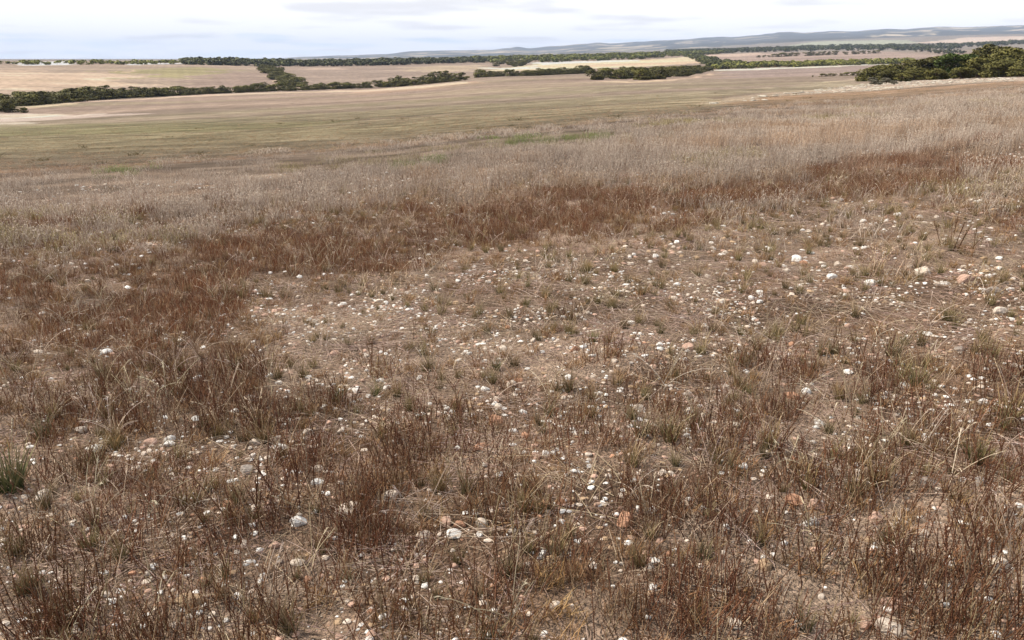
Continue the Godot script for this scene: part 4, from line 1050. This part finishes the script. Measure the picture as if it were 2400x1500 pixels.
func build_stones() -> void:
	var grain := noise_image(256, 0.04, 0.72, 1.18, 31)
	var rind := noise_image(256, 0.012, 0.7, 1.2, 37)
	var colours := [Color(0.76, 0.73, 0.68), Color(0.6, 0.51, 0.42), Color(0.47, 0.31, 0.235), Color(0.44, 0.245, 0.155), Color(0.34, 0.29, 0.25), Color(0.4, 0.28, 0.175)]
	var mats := []
	for c in colours:
		var m := StandardMaterial3D.new()
		m.albedo_color = c.linear_to_srgb()
		m.albedo_texture = grain
		m.uv1_triplanar = true
		m.uv1_scale = Vector3(1.5, 1.5, 1.5)
		m.detail_enabled = true
		m.detail_blend_mode = BaseMaterial3D.BLEND_MODE_MUL
		m.detail_albedo = rind
		m.roughness = 0.92
		m.metallic_specular = 0.3
		m.heightmap_enabled = true
		m.heightmap_texture = grain
		m.heightmap_scale = 0.5
		mats.append(m)
	var shapes := []
	for k in 9:
		shapes.append(make_stone(300 + k, 14))
	var adj := ["white", "cream", "pinkish", "orange-red", "grey", "tan"]
	var place := ["lying among the dry stalks", "lying among the dry stalks", "half sunk in the brown soil", "half sunk in the brown soil", "lying among flattened straw", "lying flat on the brown soil"]
	var own := {0: "bright white stone split by a dark notch, in the right foreground", 1: "bright white angular stone nearest the lower right corner", 2: "cream coloured block just right of the lower right white stone", 3: "largest cream stone, broad and rounded at the bottom edge on the right", 4: "pinkish stone just left of the largest cream stone at the bottom edge", 5: "flat pink stone above the largest cream stone at the bottom right", 6: "small white stone just right of the rusty orange stone, right of middle", 7: "rusty orange stone beside a small white one, right of middle", 9: "smooth pinkish stone on bare soil to the right of the split white stone", 33: "single bright white stone on bare soil in the bottom middle", 34: "largest orange-pink stone, right of the middle of the foreground", 35: "white knobbly stone in the middle foreground beside a cream one", 36: "cream stone touching the left side of the white knobbly stone", 40: "white upright stone above the middle of the picture's lower half", 64: "bright white stone in the lower left behind dark stalks", 65: "pale pink stone below and left of the lower left white stone", 82: "pale elongated stone near the left edge on flattened straw", 96: "broad flat tan stone at the bottom left", 68: "rounded white pebble with clean face among cream stones, left of middle"}
	var short := {0: "split white stone", 1: "white stone at lower right", 2: "cream block at lower right", 3: "largest cream stone", 7: "rusty orange stone", 9: "smooth pinkish stone", 33: "lone white stone", 34: "largest orange-pink stone", 35: "white knobbly stone", 40: "white upright stone", 64: "white stone at lower left", 82: "pale long stone at left", 96: "flat tan stone", 68: "clean rounded white pebble", 136: "far-right cream stone", 138: "farthest cream pair", 144: "middle-right white stone"}
	for k in short:
		marks.append([Vector2(STONES[k][0], STONES[k][1]), short[k]])
	rng.seed = 55
	var list := []
	for s in STONES:
		list.append(s)
	var tries := 0
	while list.size() < 296 and tries < 5000:
		tries += 1
		var az := deg_to_rad(rng.randf_range(-35, 35))
		var d := sqrt(rng.randf_range(2.0 * 2.0, 7.5 * 7.5))
		var x := sin(az) * d
		var z := -cos(az) * d
		if rng.randf() > 0.3 + 0.7 * cover(x, z).y:
			continue
		var pick := rng.randf()
		list.append([x, z, rng.randf_range(0.02, 0.052) * (0.7 + d * 0.08), 0 if pick < 0.3 else 1 if pick < 0.62 else 2 if pick < 0.78 else 3 if pick < 0.88 else 4 if pick < 0.94 else 5])
	for k in list.size():
		var s: Array = list[k]
		var size: float = s[2]
		var o := obj("stone", shapes[rng.randi() % shapes.size()], mats[s[3]])
		var flat := rng.randf_range(0.85, 1.25)
		var b := Basis(Vector3.UP, rng.randf() * TAU) * Basis(Vector3(1, 0, 0), rng.randf_range(-0.3, 0.3)) * Basis.from_scale(Vector3(size, size * flat, size) * 1.12)
		o.transform = Transform3D(b, Vector3(s[0], ground(s[0], s[1]) + size * 0.07, s[1]))
		tag(o, own.get(k, beside("%s stone" % adj[s[3]], Vector2(s[0], s[1]))), "stone", "scattered %s stones" % adj[s[3]])
	# pebbles and the stones too small or far to pick apart
	var white := StandardMaterial3D.new()
	white.vertex_color_use_as_albedo = true
	white.albedo_texture = grain
	white.uv1_triplanar = true
	white.roughness = 0.95
	white.metallic_specular = 0.25
	var small := []
	for k in 4:
		small.append(make_stone(330 + k, 8))
	var bufs := []
	for k in 4:
		bufs.append(PackedFloat32Array())
	for q in 42000:
		var near := q < 26000
		var az := deg_to_rad(rng.randf_range(-40, 40))
		var d := sqrt(rng.randf_range(1.6 * 1.6, 7.0 * 7.0)) if near else sqrt(rng.randf_range(6.0 * 6.0, 17.0 * 17.0))
		var x := sin(az) * d
		var z := -cos(az) * d
		var w := cover(x, z)
		var heap := clampf(0.7 + 1.6 * tone.get_noise_2d(x * 45.0, z * 45.0), 0.1, 1.0)
		if rng.randf() > (0.42 + 0.58 * w.y) * heap:
			continue
		var size := 0.007 + 0.033 * pow(rng.randf(), 2.5) if near else 0.02 + 0.055 * pow(rng.randf(), 2.2)
		var pick := rng.randf()
		var c: Color = colours[0] if pick < 0.3 else colours[1] if pick < 0.6 else colours[2] if pick < 0.82 else colours[3] if pick < (0.845 if near else 0.825) else colours[5]
		c = c * rng.randf_range(0.75, 1.12)
		put(bufs[q % 4], Vector3(x, ground(x, z) + size * 0.04, z), rng.randf() * TAU, Vector3(size, size * rng.randf_range(0.7, 1.1), size), Vector2.ZERO, c)
	# pale rubble on the shoulder below the thicket
	var rubble := PackedFloat32Array()
	var shoulder := PackedVector2Array()
	for p in PADDOCKS:
		if p.has("rubble"):
			shoulder = PackedVector2Array(p.p)
	var box := Rect2(shoulder[0], Vector2.ZERO)
	for p in shoulder:
		box = box.expand(p)
	for q in 22000:
		var x := rng.randf_range(box.position.x, box.end.x)
		var z := rng.randf_range(box.position.y, box.end.y)
		if not Geometry2D.is_point_in_polygon(Vector2(x, z), shoulder):
			continue
		if tone2.get_noise_2d(x * 8.0 - z * 2.0, z * 22.0) < 0.2:
			continue
		var size := 0.08 + 0.42 * pow(rng.randf(), 3.0)
		put(rubble, Vector3(x, ground(x, z), z), rng.randf() * TAU, Vector3(size * 1.4, size * 0.6, size), Vector2.ZERO, Color(0.55, 0.49, 0.4) * rng.randf_range(0.7, 1.1))
	scatter("rubble", small[1], white, rubble, "pale limestone rubble in streaks on the shoulder below the thicket", "rubble")
	for k in 4:
		scatter("pebbles", small[k], white, bufs[k], "white, cream and orange pebbles strewn over the soil", "pebbles")

# ---------------------------------------------------------------- trees
func make_crown(s: int, lobes: int, leaves: int, size: float, low: float, wide: float, dark: Color, bright: Color) -> Acc:
	# unit: height 1; crown of flat-topped lobes such as mallee carries
	var r := RandomNumberGenerator.new()
	r.seed = s
	var acc := Acc.new()
	var parts := []
	for k in lobes:
		var a := TAU * k / lobes + r.randf_range(-0.5, 0.5)
		var far := wide * sqrt(r.randf_range(0.05, 1.0)) * 0.62
		var top := 1.0 - 0.28 * pow(far / wide, 1.5) - r.randf_range(0.0, 0.22)
		var rad := r.randf_range(0.13, 0.33) * (0.6 + wide * 0.55)
		var tall := rad * r.randf_range(0.55, 0.8)
		var y := maxf(top - tall, low + tall * 0.8) if r.randf() < 0.5 else lerpf(low, 0.45, r.randf()) + tall * 0.4
		parts.append([Vector3(cos(a) * far, y, sin(a) * far), Vector3(rad, tall, rad), r.randf()])
	for k in leaves:
		var p: Array = parts[r.randi() % parts.size()]
		var dir := Vector3(r.randfn(), r.randfn() + 0.35, r.randfn()).normalized()
		var at: Vector3 = p[0] + dir * p[1] * r.randf_range(0.72, 1.06)
		if at.y < low * 0.5:
			at.y = low * 0.5 + r.randf() * 0.1
		var a := Vector3(r.randfn(), r.randfn() * 0.7, r.randfn()).normalized()
		var b := a.cross(Vector3(r.randfn(), r.randfn(), r.randfn())).normalized()
		var l := size * r.randf_range(0.6, 1.3)
		var nn := (dir * 0.8 + Vector3.UP * 0.25 + a.cross(b) * 0.55).normalized()
		var c := dark.lerp(bright, clampf(p[2] * 0.45 + r.randf() * 0.6, 0.0, 1.0))
		acc.leaf(at, nn, a * l, b * l, c)
	return acc

func make_trunk(s: int, stems: int, wide: float) -> Acc:
	var r := RandomNumberGenerator.new()
	r.seed = s
	var acc := Acc.new()
	var bark := Color(0.17, 0.125, 0.09)
	for k in stems:
		var a := TAU * k / stems + r.randf_range(-0.4, 0.4)
		var out := wide * r.randf_range(0.15, 0.5)
		var p := PackedVector3Array([Vector3(cos(a), 0, sin(a)) * 0.03 - Vector3(0, 0.06, 0)])
		var top := r.randf_range(0.5, 0.78)
		p.push_back(Vector3(cos(a) * out * 0.3, top * 0.4, sin(a) * out * 0.3))
		p.push_back(Vector3(cos(a + 0.3) * out * 0.65, top * 0.72, sin(a + 0.3) * out * 0.65))
		p.push_back(Vector3(cos(a) * out, top, sin(a) * out))
		acc.tube(p, 0.03, 0.009, bark, bark * 1.15, 5)
		acc.tube(PackedVector3Array([p[1], p[1] + Vector3(cos(a + 1.4) * out * 0.5, top * 0.35, sin(a + 1.4) * out * 0.5)]), 0.014, 0.006, bark, bark, 4)
	return acc

var tree_kinds := {}

func tree(kind: String, called: String, at: Vector2, h: float, w: float, label: String, category: String, group: String) -> void:
	var k: Array = tree_kinds[kind]
	var one: Dictionary = k[rng.randi() % k.size()]
	var o: Node3D
	if one.has("first"):
		o = one.first.duplicate()
		o.name = numbered(called)
		add_child(o, true)
	else:
		o = Node3D.new()
		o.name = numbered(called)
		add_child(o, true)
		obj("trunk", one.trunk, M.bark, o)
		obj("crown", one.crown, one.mat, o)
		one.first = o
	o.transform = Transform3D(Basis(Vector3.UP, rng.randf() * TAU).scaled(Vector3(w, h, w)), Vector3(at.x, ground(at.x, at.y) - 0.05 * h, at.y))
	tag(o, label, category, group)

func leaf_material(tint: Color) -> StandardMaterial3D:
	var m := StandardMaterial3D.new()
	m.resource_name = "leaves"
	m.vertex_color_use_as_albedo = true
	m.albedo_color = tint.linear_to_srgb()
	m.roughness = 0.7
	m.metallic_specular = 0.3
	m.cull_mode = BaseMaterial3D.CULL_DISABLED
	m.backlight_enabled = true
	m.backlight = Color(0.3, 0.3, 0.3)
	return m

func build_trees() -> void:
	M.bark = StandardMaterial3D.new()
	M.bark.vertex_color_use_as_albedo = true
	M.bark.roughness = 0.95
	M.leaf = leaf_material(Color(1.15, 1.15, 1.1))
	M.leaf_dark = leaf_material(Color(0.92, 0.92, 0.95))
	M.leaf_bright = leaf_material(Color(1.4, 1.4, 1.15))
	var dark := Color(0.066, 0.064, 0.025)
	var bright := Color(0.15, 0.138, 0.038)
	var hedge := []
	for k in 5:
		hedge.append({"trunk": make_trunk(400 + k, 4, 0.6).mesh(), "crown": make_crown(410 + k, [12, 15, 10, 13, 16][k], 1400, 0.05, 0.02, 0.62, dark, Color(0.125, 0.116, 0.034)).mesh(), "mat": [M.leaf, M.leaf_dark, M.leaf, M.leaf_bright, M.leaf_dark][k]})
	tree_kinds.hedge = hedge
	var big := []
	for k in 5:
		big.append({"trunk": make_trunk(430 + k, 5, 0.55).mesh(), "crown": make_crown(440 + k, [22, 26, 19, 25, 30][k], 5600, 0.034, 0.02, 0.56, dark, bright).mesh(), "mat": [M.leaf, M.leaf, M.leaf_dark, M.leaf, M.leaf_dark][k]})
	tree_kinds.big = big
	tree_kinds.green = [{"trunk": make_trunk(450, 4, 0.5).mesh(), "crown": make_crown(451, 15, 5600, 0.032, 0.02, 0.54, Color(0.05, 0.07, 0.02), Color(0.085, 0.112, 0.03)).mesh(), "mat": M.leaf}]
	var shrub := []
	for k in 3:
		shrub.append({"trunk": make_trunk(460 + k, 3, 0.6).mesh(), "crown": make_crown(470 + k, 7, 1300, 0.06, 0.02, 0.6, [dark, Color(0.1, 0.095, 0.07), dark][k], [bright, Color(0.16, 0.145, 0.11), bright][k]).mesh(), "mat": M.leaf})
	tree_kinds.shrub = shrub
	rng.seed = 12
	# the thicket on the right shoulder of the slope
	var right_text := ["low spreading mallee at the left end of the right-hand thicket", "olive mallee second from the left end of the thicket", "mallee with yellowish top left of the bright green tree", "bright green rounded tree standing out of the thicket", "tallest dark mallee rising behind the thicket", "olive mallee in front between the bright green tree and the tallest one", "tall mallee at the right edge of the picture behind the thicket", "mallee in front near the right edge of the picture"]
	for k in RIGHT_TREES.size():
		var t: Array = RIGHT_TREES[k]
		var kind := "green" if k == 3 else "big"
		tree(kind, "mallee_tree", Vector2(t[0], t[1]), t[2] * 1.16, t[3] * 1.02, right_text[k] if k < right_text.size() else "olive mallee crowded in the thicket, %d m from the bright green tree" % roundi(Vector2(t[0], t[1]).distance_to(Vector2(RIGHT_TREES[3][0], RIGHT_TREES[3][1]))), "tree", "mallees of the right-hand thicket")
	var shrub_text := ["tiny olive shrub in front of the thicket, lowest on the pale scree"]
	for k in RIGHT_SHRUBS.size():
		var t: Array = RIGHT_SHRUBS[k]
		tree("shrub", "shrub", Vector2(t[0], t[1]), t[2], t[3] * 0.95, shrub_text[k] if k < shrub_text.size() else "small rounded shrub on pale rubble, %d m from the lowest shrub" % roundi(Vector2(t[0], t[1]).distance_to(Vector2(RIGHT_SHRUBS[0][0], RIGHT_SHRUBS[0][1]))), "shrub", "shrubs along the foot of the thicket")
	var pair := ["rounded dark bush at the left edge, nearest of the hedge bushes", "dark bush cut by the left edge of the picture", "smallest round bush standing alone on pale sand at the left"]
	for k in LEFT_PAIR.size():
		var t: Vector3 = LEFT_PAIR[k]
		tree("big", "bush", Vector2(t.x, t.z), t.y * 1.1, t.y * 1.5, pair[k], "bush", "bushes on the left sand patch")
	var rows := [[HEDGE_LEFT, "olive mallee of the left hedgerow", "mallees of the left hedgerow", "from its left end", "left"], [HEDGE_MIDDLE, "olive mallee of the middle hedgerow", "mallees of the middle hedgerow", "from its left end", "left"], [HEDGE_CENTRE, "dark mallee of the short centre hedgerow", "mallees of the centre hedgerow", "from its left end", "left"], [BLOCK, "yellow-topped mallee of the dense block", "mallees of the dense block", "", "near"], [CROSS_ROW, "olive mallee of the climbing row", "mallees of the climbing row", "below its top end", "top"], [COPSE, "mallee of the copse on pale sand", "mallees of the copse", "", "near"], [LONE_LINE, "small dark tree of the broken line", "trees of the broken line", "from its left end", "left"], [LOW_BUSHES, "low dark bush left of the thicket", "bushes left of the thicket", "from the row's left end", "left"]]
	var under := PackedFloat32Array()
	for r in rows:
		var low: bool = r[0] == LOW_BUSHES
		for t in r[0]:
			var text: String = r[1]
			var most := 1.0
			for u in r[0]:
				most = maxf(most, Vector2(u.x, u.z).distance_to(Vector2(r[0][0].x, r[0][0].z)))
			var share := Vector2(t.x, t.z).distance_to(Vector2(r[0][0].x, r[0][0].z)) / most
			var steps := ["at its %s end", "just in from its %s end", "a fifth along from its %s end", "a third along from its %s end", "just before its middle from the %s end", "just past its middle from the %s end", "two thirds along from its %s end", "four fifths along from its %s end", "farthest from its %s end"]
			text = "%s%s, %s" % ["taller " if t.y > 3.4 else "lower ", r[1], steps[clampi(int(share * 9.0), 0, 8)] % r[4]]
			tree("hedge", "bush" if low else "mallee_tree", Vector2(t.x, t.z), t.y * 0.92, t.y * rng.randf_range(1.35, 1.8), text, "bush" if low else "tree", r[2])
			if not low and r[0] != LONE_LINE:
				for k in 3:
					var q := Vector2(t.x, t.z) + Vector2(rng.randf_range(-2.6, 2.6), rng.randf_range(-2.6, 2.6))
					var h: float = t.y * rng.randf_range(0.25, 0.5)
					put(under, Vector3(q.x, ground(q.x, q.y) - 0.1, q.y), rng.randf() * TAU, Vector3(h * 2.2, h, h * 2.2), Vector2.ZERO, Color(0.95, 0.92, 0.9) * rng.randf_range(0.7, 1.2))
	scatter("undergrowth", tree_kinds.shrub[0].crown, M.leaf, under, "low scrubby undergrowth filling the foot of the hedgerows", "undergrowth")

func build_woods() -> void:
	var dark := Color(0.05, 0.055, 0.022)
	var bright := Color(0.1, 0.105, 0.035)
	var crowns := []
	for k in 3:
		var a := make_crown(500 + k, 6, 150, 0.13, 0.02, 0.6, dark, bright)
		a.add(make_trunk(510 + k, 2, 0.5))
		crowns.append(a.mesh())
	var woods := [
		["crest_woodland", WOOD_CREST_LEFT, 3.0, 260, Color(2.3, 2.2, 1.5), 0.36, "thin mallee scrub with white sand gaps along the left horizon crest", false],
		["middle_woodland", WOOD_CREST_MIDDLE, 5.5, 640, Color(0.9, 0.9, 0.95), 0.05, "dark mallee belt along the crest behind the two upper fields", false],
		["centre_woodland", WOOD_WOOD_CENTRE, 5.5, 800, Color(1.6, 1.6, 1.1), 0.22, "mallee wood behind the bright sandy centre field, both with sunlight painted into their colour", false],  # raised tint paints sunlight into the leaves
		["diagonal_hedgerow", WOOD_DIAGONAL_HEDGE, 4.0, 260, Color(1.1, 1.1, 0.95), 0.0, "hedgerow slanting down past the right end of the field with painted sunlight", false],
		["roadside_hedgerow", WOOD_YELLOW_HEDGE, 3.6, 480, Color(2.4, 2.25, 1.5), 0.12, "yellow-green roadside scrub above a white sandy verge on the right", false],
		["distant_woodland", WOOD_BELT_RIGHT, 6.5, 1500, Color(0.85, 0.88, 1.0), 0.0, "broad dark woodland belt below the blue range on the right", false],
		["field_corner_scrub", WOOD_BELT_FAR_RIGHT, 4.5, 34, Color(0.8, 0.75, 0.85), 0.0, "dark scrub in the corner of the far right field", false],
	]
	rng.seed = 23
	for w in woods:
		var area := PackedVector2Array(w[1])
		var box := Rect2(area[0], Vector2.ZERO)
		for p in area:
			box = box.expand(p)
		var bufs := [PackedFloat32Array(), PackedFloat32Array(), PackedFloat32Array()]
		var made := 0
		var tries := 0
		while made < w[3] and tries < 60000:
			tries += 1
			var p := Vector2(rng.randf_range(box.position.x, box.end.x), rng.randf_range(box.position.y, box.end.y))
			if not Geometry2D.is_point_in_polygon(p, area):
				continue
			if w[5] > 0.0 and tone.get_noise_2d(p.x * 1.6, p.y * 1.6) < -0.5 + w[5] * 1.6:
				continue
			var h: float = w[2] * rng.randf_range(0.65, 1.15)
			var v := rng.randf_range(0.75, 1.25)
			var c: Color = w[4] * v
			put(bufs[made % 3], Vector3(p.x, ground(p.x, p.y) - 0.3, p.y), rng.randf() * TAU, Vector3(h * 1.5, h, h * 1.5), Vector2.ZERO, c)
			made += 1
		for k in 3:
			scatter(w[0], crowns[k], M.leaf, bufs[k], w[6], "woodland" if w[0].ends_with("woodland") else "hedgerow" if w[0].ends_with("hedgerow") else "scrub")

# ---------------------------------------------------------------- sky
func make_sky() -> ImageTexture:
	var f := FastNoiseLite.new()
	f.seed = 8
	f.frequency = 1.0
	f.fractal_octaves = 5
	var g := FastNoiseLite.new()
	g.seed = 19
	g.frequency = 1.0
	g.fractal_octaves = 4
	var small := Image.create(512, 256, false, Image.FORMAT_RGBF)
	for y in 256:
		var el := (0.5 - (y + 0.5) / 256.0) * PI
		for x in 512:
			var az := ((x + 0.5) / 512.0 - 0.5) * TAU
			small.set_pixel(x, y, sky_color(f, g, az, el))
	small.resize(4096, 2048, Image.INTERPOLATE_BILINEAR)
	var y0 := int(2048 * (0.5 - 10.0 / 180.0))
	for y in range(y0, 1032):
		var el := (0.5 - (y + 0.5) / 2048.0) * PI
		for x in 4096:
			var az := ((x + 0.5) / 4096.0 - 0.5) * TAU
			small.set_pixel(x, y, sky_color(f, g, az, el))
	return ImageTexture.create_from_image(small)

func sky_color(f: FastNoiseLite, g: FastNoiseLite, az: float, el: float) -> Color:
	var e := maxf(el, 0.0)
	# a flat cloud deck seen from below: layers close up towards the horizon
	var far := 1.0 / (sin(e) + 0.05)
	var p := Vector3(sin(az) * far, cos(az) * far, 0.0) * 0.42
	var n := f.get_noise_3d(p.x, p.y, e * 22.0)
	var m := g.get_noise_3d(p.x * 1.1 + 20.0, p.y * 1.1, e * 26.0)
	var cloud := smoothstep(-0.42, 0.1, n + 0.85 * smoothstep(0.0, 0.05, e) - 0.12 - 0.75 * smoothstep(0.12, 0.55, e))
	var blue := Color(0.84, 1.02, 1.16).lerp(Color(0.32, 0.52, 0.88), smoothstep(0.1, 1.2, e))
	blue = blue.lerp(Color(1.2, 1.27, 1.3), 1.0 - smoothstep(0.0, 0.035, e))
	var white := 1.38 - 0.3 * smoothstep(0.05, 0.5, m) - 0.18 * smoothstep(0.5, 1.4, e)
	var c := blue.lerp(Color(white, white * 0.985, white * 1.0), cloud)
	return c

# ----------------------------------------------------------------
func _ready() -> void:
	# camera
	var cam := Camera3D.new()
	cam.name = "camera"
	add_child(cam, true)
	cam.position = Vector3(0, EYE, 0)
	cam.rotation_degrees = Vector3(-18, 0, 0)
	cam.fov = 43.41
	cam.near = 0.05
	cam.far = 60000.0
	cam.current = true
	# sky and exposure
	var around := WorldEnvironment.new()
	around.name = "surroundings"
	var env := Environment.new()
	var sky := Sky.new()
	var pano := PanoramaSkyMaterial.new()
	pano.panorama = make_sky()
	sky.sky_material = pano
	env.background_mode = Environment.BG_SKY
	env.sky = sky
	env.tonemap_mode = Environment.TONE_MAPPER_LINEAR
	env.background_energy_multiplier = 0.72
	env.tonemap_exposure = 1.28
	env.sdfgi_enabled = true
	env.ssao_enabled = true
	env.ssil_enabled = true
	env.fog_enabled = true
	env.fog_density = 0.00008
	env.fog_light_color = Color(0.8, 0.875, 1.0)
	around.environment = env
	add_child(around, true)
	# sun: high, ahead to the left
	var sun := DirectionalLight3D.new()
	sun.name = "sun"
	sun.light_color = Color(1.0, 0.96, 0.9)
	sun.light_energy = 1.6
	sun.light_angular_distance = 0.5
	sun.shadow_enabled = true
	add_child(sun, true)
	sun.look_at_from_position(Vector3.ZERO, Vector3(0.84, -1.0, 0.26), Vector3.UP)

	rough.seed = 3
	rough.frequency = 0.012
	tone.seed = 11
	tone.frequency = 0.02
	tone.fractal_octaves = 3
	tone2.seed = 29
	tone2.frequency = 0.02
	tone2.fractal_octaves = 3
	for z in RED_ZONE:
		red_zone.append(PackedVector2Array(z))
	for z in STONY_ZONE:
		stony_zone.append(PackedVector2Array(z))
	build_grid()
	prepare_paddocks()
	build_ground()
	build_hills()
	build_trees()
	build_woods()
	build_stones()
	build_paddock_plants()
